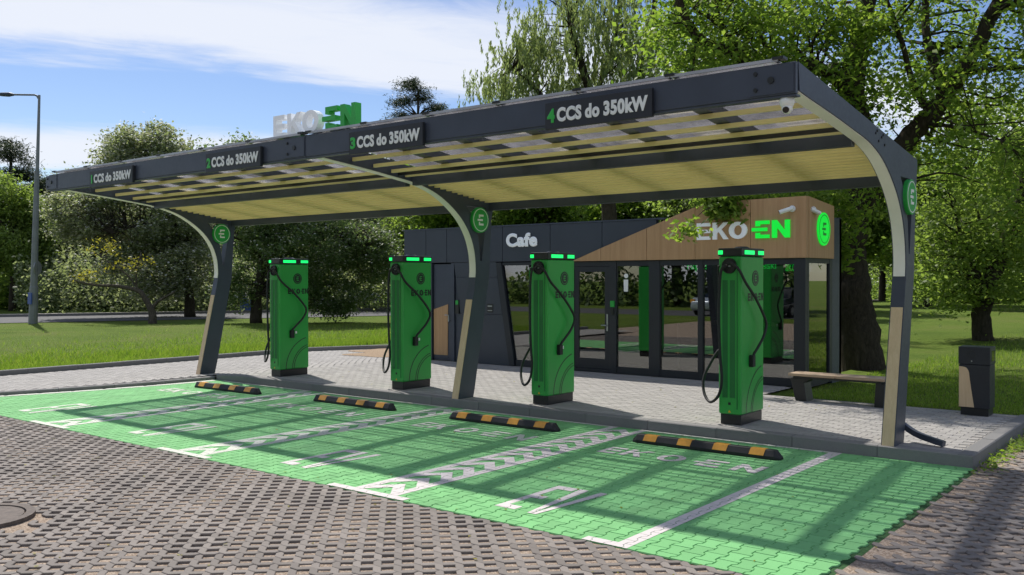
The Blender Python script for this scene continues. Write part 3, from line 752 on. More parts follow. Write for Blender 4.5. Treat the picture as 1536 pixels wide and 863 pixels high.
# rafters, panes, clamps
def slab_between(b, x0, x1, y0, y1, zt, zb):  # sloped slab: zt/zb are offsets below the roof line
    v = [(x, y, roof_top(y)-o_) for x in (x0, x1) for y in (y0, y1) for o_ in (zt, zb)]
    return b.add(v, [(0, 1, 3, 2), (4, 6, 7, 5), (0, 2, 6, 4), (1, 5, 7, 3), (0, 4, 5, 1), (2, 3, 7, 6)])
edges = []
for s0, s1 in ((FX[1], FX[0]-FT), (FX[2], FX[1]-FT)):
    n = 6; st = (s1-s0)/n
    for i in range(n+1):
        x = s0+i*st
        if 0 < i < n: slab_between(MB(), x-.08, x+.08, -2.6, .95, .02, .13).obj('rafter', 'anthracite', canopy)
        if i < n:
            slab_between(MB(), x+.01, x+st-.01, -2.71, 1.04, -.022, -.012).obj('roof_pane', 'roof_glass', canopy)
            slab_between(MB(), x+.005, x+st-.005, -2.725, -2.7105, -.03, -.002).obj('pane_edge', 'aluminium_edge', canopy)
        MB().box(x-.05, x+.05, -2.735, -2.64, roof_top(-2.65)+.026, roof_top(-2.65)+.05).obj('pane_clamp', 'black_plastic', canopy)
    # yellow slats: four wide apart in front, then close set
    slat_y = [-1.98, -1.60, -1.26, -.99] + [-.62+.128*i for i in range(12)]
    for k, y in enumerate(slat_y):
        h = .046 if k < 4 else .07
        b = MB(); zt = roof_top(y)-.135; b.box(s0+.002+(.0 if k > 3 else .02), s1-.002, y-.018, y+.018, zt-h, zt); b.obj('slat', 'slat_wood', canopy)
    for y, h, w in ((-.79, .16, .05), (.93, .2, .055)):
        zt = roof_top(y)-.1; MB().box(s0+.001, s1-.001, y-w, y+w, zt-h, zt).obj('cross_beam', 'anthracite', canopy)
    MB().box(s0+.001, s1-.001, -1.13, -1.09, roof_top(-1.1)-.185, roof_top(-1.1)-.14).obj('gap_bar', 'black_plastic', canopy)  # black bar set along the narrow gap between two slats
# rain spout at the foot of the right post, rear gutter bracket
sp = smooth_path([(.6, .52, .55), (.62, .56, .36), (.70, .58, .28), (.85, .52, .22), (1.12, .42, .17)], 4)
MB().tube(sp, .042, 4).obj('rain_spout', 'anthracite', canopy)
MB().tube([(.62, .95, 3.2), (.62, 1.06, 3.2)], .04, 8).obj('gutter_end', 'anthracite', canopy)
# ---- signs on the beam
for num, (x0, x1) in (('1', (-11.31, -9.95)), ('2', (-7.95, -6.67)), ('3', (-4.9, -3.65)), ('4', (-1.92, -.68))):
    s_ = empty('bay_sign', ((x0+x1)/2, -2.71, 3.49)); xm = (x0+x1)/2
    tag(s_, 'dark sign reading %s CCS do 350kW %s' % (num, {'1': 'at the left end of the canopy', '2': 'on the beam left of the rooftop letters', '3': 'on the beam right of the rooftop letters', '4': 'on the right half of the canopy beam'}[num]), 'sign', 'bay signs along the canopy front')
    w = (x1-x0)/2
    MB().box(-w, w, -.045, 0, 0, .27).obj('panel', 'sign_panel', s_, bevel=.004)
    pfs = lambda u, v, t_: (u, -.0455-t_, v)
    bold_text('numeral', num, 'sign_letter_green', -w+(.03 if num != '1' else .06), -w+(.125 if num != '1' else .1), .062, .205, pfs, .006, s_)
    bold_text('letter', 'CCS do 350kW', 'white_paint', -w+.15, w-.04, .062, .208, pfs, .006, s_)
# ---- roof letters
rs = empty('rooftop_sign', (-5.8, -2.55, roof_top(-2.55)+.03)); tag(rs, 'raised white EKO and green EN letters standing on the canopy roof', 'sign')
MB().box(-.84, .86, -.02, .05, -.01, .02).obj('rail', 'black_plastic', rs)
place_front = lambda u, v, t_: (u, .055-t_, v)
for ch, a, c, m in (('E', -.80, -.56, 'white_sign'), ('K', -.50, -.21, 'white_sign'), ('O', -.19, .14, 'white_sign'), ('B', .24, .50, 'sign_letter_green'), ('N', .56, .84, 'sign_letter_green')):
    letters_obj('letter', ch, m, a, c, .035, .33, 0, .1, rs, place_front, .27, .2)
# ---- dome camera under the beam end
dc = empty('dome_camera', (.57, -2.62, 3.525)); tag(dc, 'white dome camera hanging under the right end of the canopy', 'security camera')
MB().tube([(0, 0, 0), (0, 0, -.03), (0, 0, -.06), (0, 0, -.085)], [.062, .064, .058, .04], 20).obj('housing', 'white_paint', dc, True)
MB().tube([(0, -.0, -.06), (.005, -.01, -.1), (.008, -.02, -.125)], [.045, .047, .028], 18).obj('eyeball', 'white_paint', dc, True)
MB().disc((.006, -.03, -.1), (.15, -1, -.35), .028, .022, 16).obj('lens', 'dark_glass', dc)
# ================================================================== chargers
def make_charger():
    r = empty('charging_station')
    W, D_, H = .31, .68, 2.255     # origin at the front right corner on the ground
    MB().box(-W+.02, -.015, .02, D_-.02, 0, .13).obj('plinth', 'black_plastic', r, bevel=.006)
    body = MB().box(-W, 0, 0, D_, .13, 2.12).obj('body', 'charger_green', r, bevel=.022, seg=3)
    for x0, x1 in ((-.255, -.185), (-.155, -.085)):
        MB().box(x0, x1, -.004, .01, .34, 1.82).obj('grille', 'charger_grille', body)
    MB().box(-.062, -.052, -.006, .01, .2, 1.95).obj('seam', 'charger_grille', body)
    cap = MB().box(-W-.006, .006, -.006, D_+.006, 2.122, 2.225).obj('cap', 'black_plastic', r, bevel=.012)
    MB().tube([(-.155, .34, 2.22), (-.155, .34, 2.25)], [.12, .07], 20).obj('antenna', 'black_plastic', cap)
    for (x0, x1, y0, y1) in ((.004, .0105, .08, .37), (.004, .0105, .49, .66)):
        MB().box(x0, x1, y0, y1, 2.145, 2.195).obj('status_light', 'green_light', cap)
    MB().box(-.312, -.25, -.0105, -.004, 2.145, 2.195).obj('status_light', 'green_light', cap)
    reel = MB().disc((-.16, 0, 2.0), (0, -1, 0), .098, .02, 28).obj('cable_reel', 'black_plastic', r)
    MB().ring((-.16, -.02, 2.0), (0, -1, 0), .074, .094, .012, 28).obj('reel_ring', 'black_rubber', reel)
    MB().box(-.19, -.13, -.05, -.02, 1.985, 2.015).obj('guide', 'steel', reel)
    # emblem and name on the right side
    em = MB().disc((0, .415, 1.845), (1, 0, 0), .1, .004, 28).obj('emblem', 'black_plastic', r)
    MB().ring((.004, .415, 1.845), (1, 0, 0), .076, .082, .001, 28).obj('emblem_ring', 'charger_green', em)
    side = lambda u, v, t_: (.0005+t_, .41+u, 1.6+v)
    letters_obj('emblem_letter', 'B', 'charger_green', -.03, .03, -.04+.245, .04+.245, 0, .0055, em, lambda u, v, t_: (.001+t_, .415+u, 1.6+v), .2, .18)
    for ch, a, c in (('E', -.22, -.15), ('K', -.13, -.045), ('O', -.025, .065), ('B', .1, .165), ('N', .18, .255)):
        letters_obj('letter', ch, 'black_plastic', a, c, -.045, .055, 0, .002, r, side, .32, .24)
    for rr, w in ((.62, .008), (.47, .007), (.43, .007)):   # three painted arcs
        b = MB(); n = 14
        for i in range(n):
            a0, a1 = math.pi/2*(.0+i/n*.98), math.pi/2*(.0+(i+1)/n*.98)
            P = lambda a, q: (.0015, .76-q*math.cos(a), .14+q*math.sin(a)*.95)
            quad = [P(a0, rr-w), P(a0, rr+w), P(a1, rr+w), P(a1, rr-w)]
            if max(p[1] for p in quad) < .655: b.add(quad, [(0, 1, 2, 3)])
        b.obj('stripe', 'black_plastic', body)
    tr = MB().prism([(-.178, .155), (-.142, .155), (-.16, .187)], -.0035, -.0005, 'Y').obj('warning_triangle', 'warning_yellow', body)
    MB().box(-.176, -.144, -.0035, -.0005, .25, .282).obj('plate', 'black_plastic', body)
    MB().box(.0005, .003, .36, .395, .8, .845).obj('number_plate', 'white_paint', body)
    # holsters and cables on both sides
    for sx, xs_ in ((1, 0.), (-1, -W)):
        h_ = MB().box(xs_-.005 if sx > 0 else xs_-.06, xs_+.06 if sx > 0 else xs_+.005, .22, .3, .72, .87).obj('holster', 'black_rubber', r, bevel=.01)
    path = smooth_path([(-.16, -.05, 2.02), (-.09, -.085, 2.03), (.0, -.075, 1.95), (.055, 0., 1.79), (.075, .24, 1.6), (.085, .47, 1.38), (.09, .55, 1.24), (.085, .47, 1.09), (.07, .33, .96), (.05, .26, .88), (.035, .26, .8)], 5)
    MB().tube(path, .0185, 8).obj('cable', 'black_rubber', r, True)
    path = smooth_path([(-.16, -.05, 1.99), (-.215, -.08, 1.98), (-.25, -.085, 1.83), (-.265, -.085, 1.35), (-.245, -.085, .85), (-.225, -.085, .58), (-.27, -.08, .37), (-.41, -.03, .27), (-.54, .06, .37), (-.585, .14, .55), (-.52, .2, .74), (-.43, .24, .9), (-.345, .26, .95), (-.335, .26, .86)], 5)
    MB().tube(path, .0185, 8).obj('cable', 'black_rubber', r, True)
    path = smooth_path([(-.30, -.02, 2.0), (-.335, .05, 1.9), (-.345, .1, 1.4), (-.345, .15, 1.0), (-.34, .2, .82)], 5)
    MB().tube(path, .012, 8).obj('cable', 'black_rubber', r, True)
    return r
cproto = make_charger()
where = ['far left, beside the left canopy post', 'second from left, in front of the service door', 'beside the Cafe sign, right of the middle canopy post', 'nearest, below the wooden EKO EN cladding']
for i, (x, lab) in enumerate(zip((-10.46, -7.193, -4.2265, -1.2336), where)):
    o = cproto if i == 0 else copy_tree(cproto)
    o.location = (x, .43, plaza_z(x-.15)+.001); tag(o, 'green charging station '+lab, 'charger', 'charging stations under the canopy')
# ================================================================== wheel stops
def make_stop():
    r = empty('wheel_stop'); L = .93
    prof = [(-.075, 0), (.075, 0), (.075, .035), (.04, .1), (-.04, .1), (-.075, .035)]
    b = MB(); st = [(-L, .55, .32), (-L+.07, 1, 1), (L-.07, 1, 1), (L, .55, .32)]
    for x, sy, sz in st: b.v += [(x, p[0]*sy, p[1]*sz) for p in prof]
    n = len(prof)
    for i in range(3):
        for k in range(n): b.f.append((i*n+k, i*n+(k+1) % n, (i+1)*n+(k+1) % n, (i+1)*n+k))
    b.f += [tuple(range(n)), tuple(3*n+k for k in range(n))]
    b.obj('body', 'black_rubber', r, bevel=.006)
    for xc in (-.68, -.23, .22, .66):
        q = MB(); w = .085
        pts = [(-.0765, .036), (-.0415, .1012), (.0385, .1012)]
        q.v = [(xc+s_*w+(.012 if k else 0), p[0]-.0008, p[1]+.0006) for s_ in (-1, 1) for k, p in enumerate(pts)]+[(xc+s_*w+(.012 if k else 0), p[0]+.004, p[1]-.006) for s_ in (-1, 1) for k, p in enumerate(pts)]
        q.f = [(0, 1, 4, 3), (1, 2, 5, 4), (6, 7, 10, 9), (7, 8, 11, 10), (0, 1, 7, 6), (1, 2, 8, 7), (3, 4, 10, 9), (4, 5, 11, 10), (0, 3, 9, 6), (2, 5, 11, 8)]
        q.obj('reflector', 'reflector', r)
    return r
sproto = make_stop()
for i, (x, y, a) in enumerate(((-10.37, -.78, 1.), (-7.17, -.68, -.6), (-4.16, -.7, .8), (-1.18, -.69, 0.))):
    o = sproto if i == 0 else copy_tree(sproto); o.location = (x, y, .003); o.rotation_euler.z = R(a)
    tag(o, 'black rubber wheel stop with orange reflectors in '+['the far left bay', 'the second bay from left', 'the bay right of the middle post', 'the nearest bay on the right'][i], 'wheel stop', 'wheel stops at the bay heads')
# ================================================================== kiosk
BY, BX0, BX1, BYB, PZ = 4.76, -11.54, -2.06, 6.5, .13
kiosk = empty('cafe_kiosk', (0, 0, 0)); tag(kiosk, 'dark grey cafe kiosk with wood cladding and large windows behind the chargers', 'building')
WH = 2.31   # head of the openings
# shell: floor, roof, back and left wall, with real thickness
MB().box(BX0+.1, BX1-.08, BY+.08, BYB-.1, .02, PZ+.012).obj('floor', 'interior_floor', kiosk)
MB().box(BX0+.06, BX1-.06, BY+.14, BYB-.02, 2.62, 2.86).obj('roof', 'anthracite', kiosk)
MB().box(BX0+.12, BX1-.12, BY+.2, BYB-.12, 2.42, 2.6).obj('ceiling', 'interior_wall', kiosk)
MB().box(BX0, BX1, BYB-.1, BYB, .02, 3.07).obj('wall', 'anthracite_panel', kiosk)
MB().box(BX0, BX0+.1, BY+.12, BYB-.102, .02, 3.07).obj('wall', 'anthracite_panel', kiosk)
MB().box(BX0+.102, BX1-.2, BYB-.14, BYB-.103, .15, 2.42).obj('inner_wall', 'interior_wall', kiosk)
MB().box(-8.0, -7.9, BY+.15, BYB-.15, .15, 2.42).obj('inner_wall', 'interior_wall', kiosk)
# facade panels: dark boards with open joints
def panel(name, poly, y0, y1, mat): return MB().prism(poly, y0, y1, 'Y').obj(name, mat, kiosk, bevel=.003)
g = .006
def wood_line(x): return 2.34+(x+6.74)*.345   # lower left edge of the timber wedge
topz = 3.07
# upper dark band
xs_ = [BX0, -10.84, -10.2, -9.3, -8.6, -7.35, -6.1, -4.9]
for a, c in zip(xs_[:-1], xs_[1:]):
    lo0 = WH+.02 if a < -6.8 else max(WH+.02, wood_line(a)+.004); lo1 = WH+.02 if c < -6.75 else wood_line(c)+.004
    poly = [(a+g, lo0)]
    if a < -6.80 < c: poly.append((-6.80, WH+.02))
    if lo1 < topz: poly += [(c-g, lo1), (c-g, topz)]
    else: poly += [(-6.74+(topz-2.34)/.345-.012, topz)]
    poly += [(a+g, topz)]; panel('panel', poly, BY, BY+.1, 'anthracite_panel')
MB().box(BX0-.02, -4.72, BY-.012, BY+.12, topz+.002, topz+.03).obj('coping', 'anthracite', kiosk)
# timber cladding, standing 3 cm proud
tops = [(-4.14, wood_line(-4.14)), (-3.6, 3.33), (-2.04, 3.345)]
def wood_top(x):
    if x <= -4.14: return wood_line(x)
    if x <= -3.6: return np.interp(x, [-4.14, -3.6], [wood_line(-4.14), 3.33])
    return np.interp(x, [-3.6, -2.04], [3.33, 3.345])
wx = [-6.79, -6.1, -5.08, -4.08, -3.02, -2.03]
for a, c in zip(wx[:-1], wx[1:]):
    poly = [(a+.004, WH+.006), (c-.004, WH+.006), (c-.004, wood_top(c-.004))]
    for k in (-3.6, -4.14):
        if a < k < c: poly.append((k, wood_top(k)))
    if wood_top(a) > WH+.03: poly.append((a+.004, wood_top(a+.004)))
    MB().prism(poly, BY-.045, BY+.06, 'Y').obj('timber_panel', 'cladding_wood', kiosk, bevel=.002)
MB().prism([(BY+.064, WH+.006), (6.02, WH+.006), (6.02, 3.25), (BY+.064, 3.345)], BX1-.06, BX1+.035, 'X').obj('timber_panel', 'cladding_wood', kiosk, bevel=.002)
MB().prism([(6.03, .02), (BYB, .02), (BYB, 3.05), (6.03, 3.05)], BX1-.08, BX1, 'X').obj('wall', 'anthracite', kiosk)
# lower left facade: panels round the service door and the slanted window
for a, c in ((BX0+g, -11.1), (-11.1+g, -10.66)):
    for z0, z1 in ((.14, 1.2), (1.206, 2.0), (2.006, WH+.012)): panel('panel', [(a, z0), (c, z0), (c, z1), (a, z1)], BY, BY+.1, 'anthracite_panel')
door = MB().box(-10.64, -10.1, BY+.05, BY+.1, .15, 2.3).obj('door', 'anthracite', kiosk, bevel=.004)
MB().box(-10.63, -10.2, BY+.035, BY+.0495, .2, .22).obj('kick_rail', 'anthracite', door)
MB().prism([(-10.63, .26), (-10.215, .26), (-10.2, 1.4), (-10.63, 1.28)], BY+.036, BY+.049, 'Y').obj('timber_inlay', 'cladding_wood', door)
MB().tube([(-10.15, BY+.05, 1.02), (-10.15, BY-.0, 1.02), (-10.15, BY+.0, 1.16), (-10.26, BY+.0, 1.16)], .012, 8).obj('handle', 'steel', door)
MB().box(-10.09, -10.0, BY+.02, BY+.1, .14, 2.32).obj('door_frame', 'anthracite', kiosk)
# panels right of the door with the slanted reveal
for z0, z1, x0a, x0b, x1a, x1b in ((.14, 1.2, -9.66, -9.8, -8.42, -8.60), (1.206, 2.0, -9.8, -9.93, -8.605, -8.74), (2.006, WH+.012, -9.93, -9.98, -8.74, -8.78)):
    panel('panel', [(x0a, z0), (x1a, z0), (x1b, z1), (x0b, z1)], BY, BY+.1, 'anthracite_panel')
panel('reveal', [(-9.995, .14), (-9.67, .14), (-9.985, WH)], BY+.06, BY+.1, 'anthracite')
ip = MB().box(-9.93, -9.83, BY-.02, BY+.06, 1.2, 1.5).obj('entry_panel', 'black_plastic', kiosk, bevel=.004)
MB().box(-9.92, -9.84, BY-.024, BY-.0202, 1.4, 1.49).obj('keypad', 'badge_green', ip)
sp_ = MB().box(-9.02, -8.86, BY-.006, BY+.02, 1.25, 1.43).obj('slot_panel', 'black_plastic', kiosk)
MB().box(-9.0, -8.88, BY-.012, BY-.0062, 1.37, 1.395).obj('slot', 'steel', sp_); MB().box(-9.0, -8.88, BY-.012, BY-.0062, 1.28, 1.295).obj('slot', 'steel', sp_)
# glazed front: posts, rails, panes
def bar(name, x0, x1, z0, z1, y0=BY+.01, y1=BY+.09): return MB().box(x0, x1, y0, y1, z0, z1).obj(name, 'window_frame', kiosk, bevel=.003)
MB().prism([(-8.41, .14), (-8.27, .14), (-8.63, WH), (-8.775, WH)], BY-.015, BY+.09, 'Y').obj('mullion', 'window_frame', kiosk, bevel=.003)
for a, c in ((-7.02, -6.78), (-5.93, -5.78), (-5.06, -4.83), (-4.05, -3.95), (-3.12, -3.04), (-2.26, BX1)):
    bar('mullion', a, c, .14, WH, BY-.012 if c == BX1 else BY)
for a, c in ((-8.26, -7.02), (-6.78, -5.93), (-5.78, -5.06), (-4.83, -4.05), (-3.95, -3.12), (-3.04, -2.26)):
    if a > -8: bar('head_rail', a+.001, c-.001, WH-.1, WH)
    bar('sill_rail', a+.001, c-.001, .14, .27 if a != -6.78 else .2)
bar('head_rail', -8.62, -7.021, WH-.06, WH)
panes = [[(-8.262, .272), (-7.021, .272), (-7.021, WH-.062), (-8.6, WH-.062)]]
for a, c in ((-5.78, -5.06), (-4.83, -4.05), (-3.95, -3.12), (-3.04, -2.26)): panes.append([(a+.002, .272), (c-.002, .272), (c-.002, WH-.102), (a+.002, WH-.102)])
for p in panes: MB().prism(p, BY+.045, BY+.057, 'Y').obj('pane', 'window_glass', kiosk)
gd = MB().prism([(-6.775, .205), (-5.935, .205), (-5.935, WH-.105), (-6.775, WH-.105)], BY+.02, BY+.07, 'Y', [[(-6.66, .4), (-6.66, WH-.21), (-6.05, WH-.21), (-6.05, .4)]]).obj('glass_door', 'window_frame', kiosk, bevel=.003)
MB().box(-6.659, -6.051, BY+.038, BY+.05, .401, WH-.211).obj('pane', 'window_glass', gd)
MB().tube([(-5.99, BY+.02, 1.06), (-5.99, BY-.03, 1.06), (-6.1, BY-.03, 1.06)], .011, 8).obj('handle', 'steel', gd)
MB().box(-6.005, -5.975, BY+.012, BY+.0198, .95, 1.28).obj('handle_plate', 'steel', gd)
ip = MB().box(-5.885, -5.825, BY-.02, BY-.0005, 1.28, 1.4).obj('entry_panel', 'black_plastic', kiosk, bevel=.003)
MB().box(-5.9, -5.81, BY-.022, BY-.0005, 1.42, 1.54).obj('keypad', 'badge_green', kiosk)
st_ = MB().disc((-5.58, BY+.0445, 2.02), (0, -1, 0), .045, .003, 18).obj('sticker', 'white_paint', kiosk); MB().prism([(-5.63, 1.72), (-5.54, 1.72), (-5.535, 1.95), (-5.635, 1.95)], BY+.0415, BY+.0445, 'Y').obj('sticker', 'white_paint', kiosk)
# right side window
for y0, y1 in ((BY+.092, BY+.16), (5.9, 6.028)): MB().box(BX1-.07, BX1, y0, y1, .14, WH).obj('mullion', 'window_frame', kiosk, bevel=.003)
for z0, z1 in ((.14, .27), (WH-.08, WH)): MB().box(BX1-.065, BX1-.005, BY+.161, 5.899, z0, z1).obj('head_rail' if z0 > 1 else 'sill_rail', 'window_frame', kiosk)
MB().box(BX1-.04, BX1-.03, BY+.161, 5.899, .271, WH-.081).obj('pane', 'window_glass', kiosk)
# ---- inside
ct = empty('bar_counter', (-3.6, BY+.3, PZ+.012)); tag(ct, 'narrow pale wood bar counter behind the large kiosk windows', 'counter')
MB().box(-1.15, 1.3, -.16, .16, 1.02, 1.06).obj('top', 'counter_wood', ct, bevel=.004)
for x in (-1., 0.1, 1.15): MB().tube([(x, 0, 0), (x, 0, 1.019)], .025, 8).obj('leg', 'steel', ct)
cs = empty('side_shelf', (-7.6, BY+.35, PZ+.012)); tag(cs, 'pale shelf board behind the slanted kiosk window', 'shelf')
MB().box(-.55, .5, -.12, .12, 1.02, 1.05).obj('board', 'counter_wood', cs); MB().tube([(-.3, .05, 0), (-.3, .05, 1.019)], .025, 8).obj('leg', 'steel', cs); MB().tube([(.3, .05, 0), (.3, .05, 1.019)], .025, 8).obj('leg', 'steel', cs)
for i, (x, lab) in enumerate(((-4.35, 'green round stool behind the window left of the nearest charger'), (-2.75, 'green round stool behind the window right of the nearest charger'))):
    st = empty('stool', (x, BY+.75, PZ+.012)); tag(st, lab, 'stool', 'stools in the kiosk')
    MB().disc((0, 0, .62), (0, 0, 1), .19, .06, 24).obj('seat', 'badge_green', st, bevel=.01); MB().tube([(0, 0, .02), (0, 0, .62)], .03, 10).obj('stem', 'black_plastic', st); MB().disc((0, 0, 0), (0, 0, 1), .2, .02, 24).obj('base', 'black_plastic', st)
vm = empty('coffee_machine', (-3.4, BYB-.5, PZ+.012)); tag(vm, 'dark coffee counter with machine at the back of the kiosk', 'coffee counter')
MB().box(-1.2, .9, -.25, .2, 0, .95).obj('cabinet', 'interior_wall', vm, bevel=.01); MB().box(-1.25, .95, -.28, .22, .952, .99).obj('worktop', 'counter_wood', vm); MB().box(-.6, .0, -.15, .2, .992, 1.5).obj('machine', 'black_plastic', vm, bevel=.02); MB().box(-.5, -.1, -.17, -.151, 1.1, 1.35).obj('front_panel', 'steel', vm)
NY = BY+1.2
nt = empty('neon_lettering', (-3.2, NY, 2.1)); tag(nt, 'thin green glowing lettering inside the kiosk window', 'sign')
def wall_x(u): d_ = CF+CR*(u-768)/FPX-CU*(390-431.5)/FPX; return CAM[0]+d_[0]*(NY-CAM[1])/d_[1]+3.2
for txt, a, c in (('rapie', 1031, 1060), ('ęski', 1143, 1164), ('ako', 1178, 1193), ('ria', 1208, 1224)):
    place_text('word', txt, 'neon_green', wall_x(a), wall_x(c), 0, .19, 0, nt, .008, -.004)
# ---- lettering and fittings on the facade
cf = empty('cafe_sign', (-8.07, BY, 2.62)); tag(cf, 'raised white Cafe lettering on the dark kiosk wall', 'sign')
bold_text('letter', 'Cafe', 'white_sign', -.41, .41, .01, .30, lambda u, v, t_: (u, -.001-t_, v), .045, cf, .05, 1.08)
es = empty('name_sign', (-3.17, BY-.046, 2.66)); tag(es, 'white EKO and bright green EN letters on the kiosk timber', 'sign')
pf = lambda u, v, t_: (u, -t_, v)
for ch, a, c, m in (('E', -.86, -.6, 'white_sign'), ('K', -.55, -.25, 'white_sign'), ('O', -.24, .10, 'white_sign'), ('B', .22, .50, 'green_sign'), ('N', .55, .86, 'green_sign')):
    letters_obj('letter', ch, m, a, c, 0, .30, 0, .035, es, pf, .27, .2)
ds = empty('disc_sign', (BX1+.036, 5.45, 2.82)); tag(ds, 'bright green round sign on the right wall of the kiosk', 'sign')
MB().disc((0, 0, 0), (1, 0, 0), .285, .03, 40).obj('disc', 'green_sign', ds)
MB().ring((.03, 0, 0), (1, 0, 0), .235, .248, .003, 40).obj('ring', 'badge_green', ds)
letters_obj('emblem', 'B', 'badge_green', -.085, .085, -.11, .11, 0, .033, ds, lambda u, v, t_: (t_, u, v), .2, .18)
def bullet_cam(loc, d, label):
    r = empty('bullet_camera', loc); d = Vector(d).normalized(); tag(r, label, 'security camera', 'cameras on the kiosk')
    nrm = Vector((0, -1, 0)) if abs(d.y) > .5 or loc[1] < BY+.01 else Vector((1, 0, 0))
    MB().disc((0, 0, 0), nrm, .055, .03, 18).obj('base', 'white_paint', r); s_ = nrm*.07
    MB().tube([nrm*.02, s_], .022, 10).obj('arm', 'white_paint', r)
    MB().tube([s_-d*.03, s_+d*.2], .036, 14).obj('housing', 'white_paint', r); MB().disc(s_+d*.2, d, .028, .006, 14).obj('lens', 'dark_glass', r)
bullet_cam((-2.27, BY-.046, 3.14), (-.8, -.45, -.3), 'white bullet camera above the EN letters on the kiosk front')
bullet_cam((BX1+.036, 5.0, 3.13), (.35, .9, -.28), 'white bullet camera above the green round sign')
# ================================================================== bench and bin
bn = empty('bench', (-.98, 3.28, PZ+.001)); tag(bn, 'low bench with two wooden planks on black legs beside the kiosk', 'bench')
for x0, x1 in ((-.72, -.02), (-.01, .68)):
    for k in range(2): MB().box(x0, x1, -.18+k*.185, 0+k*.185, .375, .415).obj('plank', 'bench_wood', bn, bevel=.006)
MB().box(-.66, .62, -.13, .13, .34, .374).obj('frame', 'black_plastic', bn)
for s_ in (-1, 1):
    MB().prism([(s_*.6-.07, 0), (s_*.6+.07, 0), (s_*.64+.05, .339), (s_*.64-.09, .339)] if s_ > 0 else [(-.55-.07, 0), (-.55+.1, 0), (-.6+.11, .28), (-.5+.1, .339), (-.7, .339)], -.14, .14, 'Y').obj('leg', 'black_plastic', bn, bevel=.006)
tb = empty('litter_bin', (.85, 3.3, PZ+.001)); tag(tb, 'square black litter bin with curved wood panel at the plaza corner', 'litter bin')
MB().box(-.17, .17, -.14, .14, 0, .1).obj('plinth', 'black_plastic', tb)
MB().box(-.19, .19, -.16, .16, .1, .68).obj('body', 'window_frame', tb, bevel=.006)
MB().box(-.195, .195, -.165, .165, .685, .92).obj('head', 'window_frame', tb, bevel=.006)
cv = smooth_path([(-.186, .655, 0), (-.11, .645, 0), (-.07, .6, 0), (-.055, .5, 0), (-.03, .32, 0), (.0, .112, 0)], 5)
MB().prism([(-.186, .112)]+[(p.x, p.y) for p in cv][::-1], -.166, -.1605, 'Y').obj('wood_panel', 'post_wood', tb)
MB().ring((-.03, -.1655, .82), (0, -1, 0), .042, .05, .003, 24).obj('emblem', 'black_plastic', tb); MB().disc((-.03, -.1655, .73), (0, -1, 0), .009, .004, 10).obj('lock', 'steel', tb)
MB().box(.1945, .1965, -.08, .1, .73, .87).obj('opening', 'dark_glass', tb)
# ================================================================== lamp post
lp = empty('street_lamp', (-37.33, 7.80, .03)); tag(lp, 'tall grey street lamp with long arm at the left beside the road', 'street lamp'); lp.rotation_euler = (R(-.62*1.9), R(.78*1.9), 0)
MB().tube([(0, 0, 0), (0, 0, 1.6), (0, 0, 1.62), (0, 0, 6.6), (.03, 0, 6.7), (.03, 0, 9.9)], [.19, .17, .15, .1, .075, .05], 12).obj('pole', 'lamp_metal', lp)
al = Vector((-CR[0], -CR[1], 0))
MB().tube([Vector((.03, 0, 9.7)), Vector((.03, 0, 9.86))+al*.1, Vector((.03, 0, 9.9))+al*.2, Vector((.03, 0, 9.88))+al*1.25], .042, 8).obj('arm', 'lamp_metal', lp)
p0 = Vector((.03, 0, 9.88))+al*1.1
MB().tube([p0, p0+al*.2, p0+al*.5, p0+al*.8], [.05, .1, .09, .04], 8).obj('lamp_head', 'anthracite', lp)
MB().box(-.12, .2, -.2, -.15, .85, 1.35).obj('notice', 'blue_paint', lp)
rsn = empty('traffic_sign', (-37.2, 7.95, 2.45)); rsn.rotation_euler.z = R(35); tag(rsn, 'round traffic sign seen from behind on the street lamp', 'sign')
MB().disc((0, 0, 0), (1, 0, 0), .3, .02, 24).obj('plate', 'steel', rsn); MB().box(-.05, -.001, -.2, .2, -.03, .03).obj('bracket', 'lamp_metal', rsn)
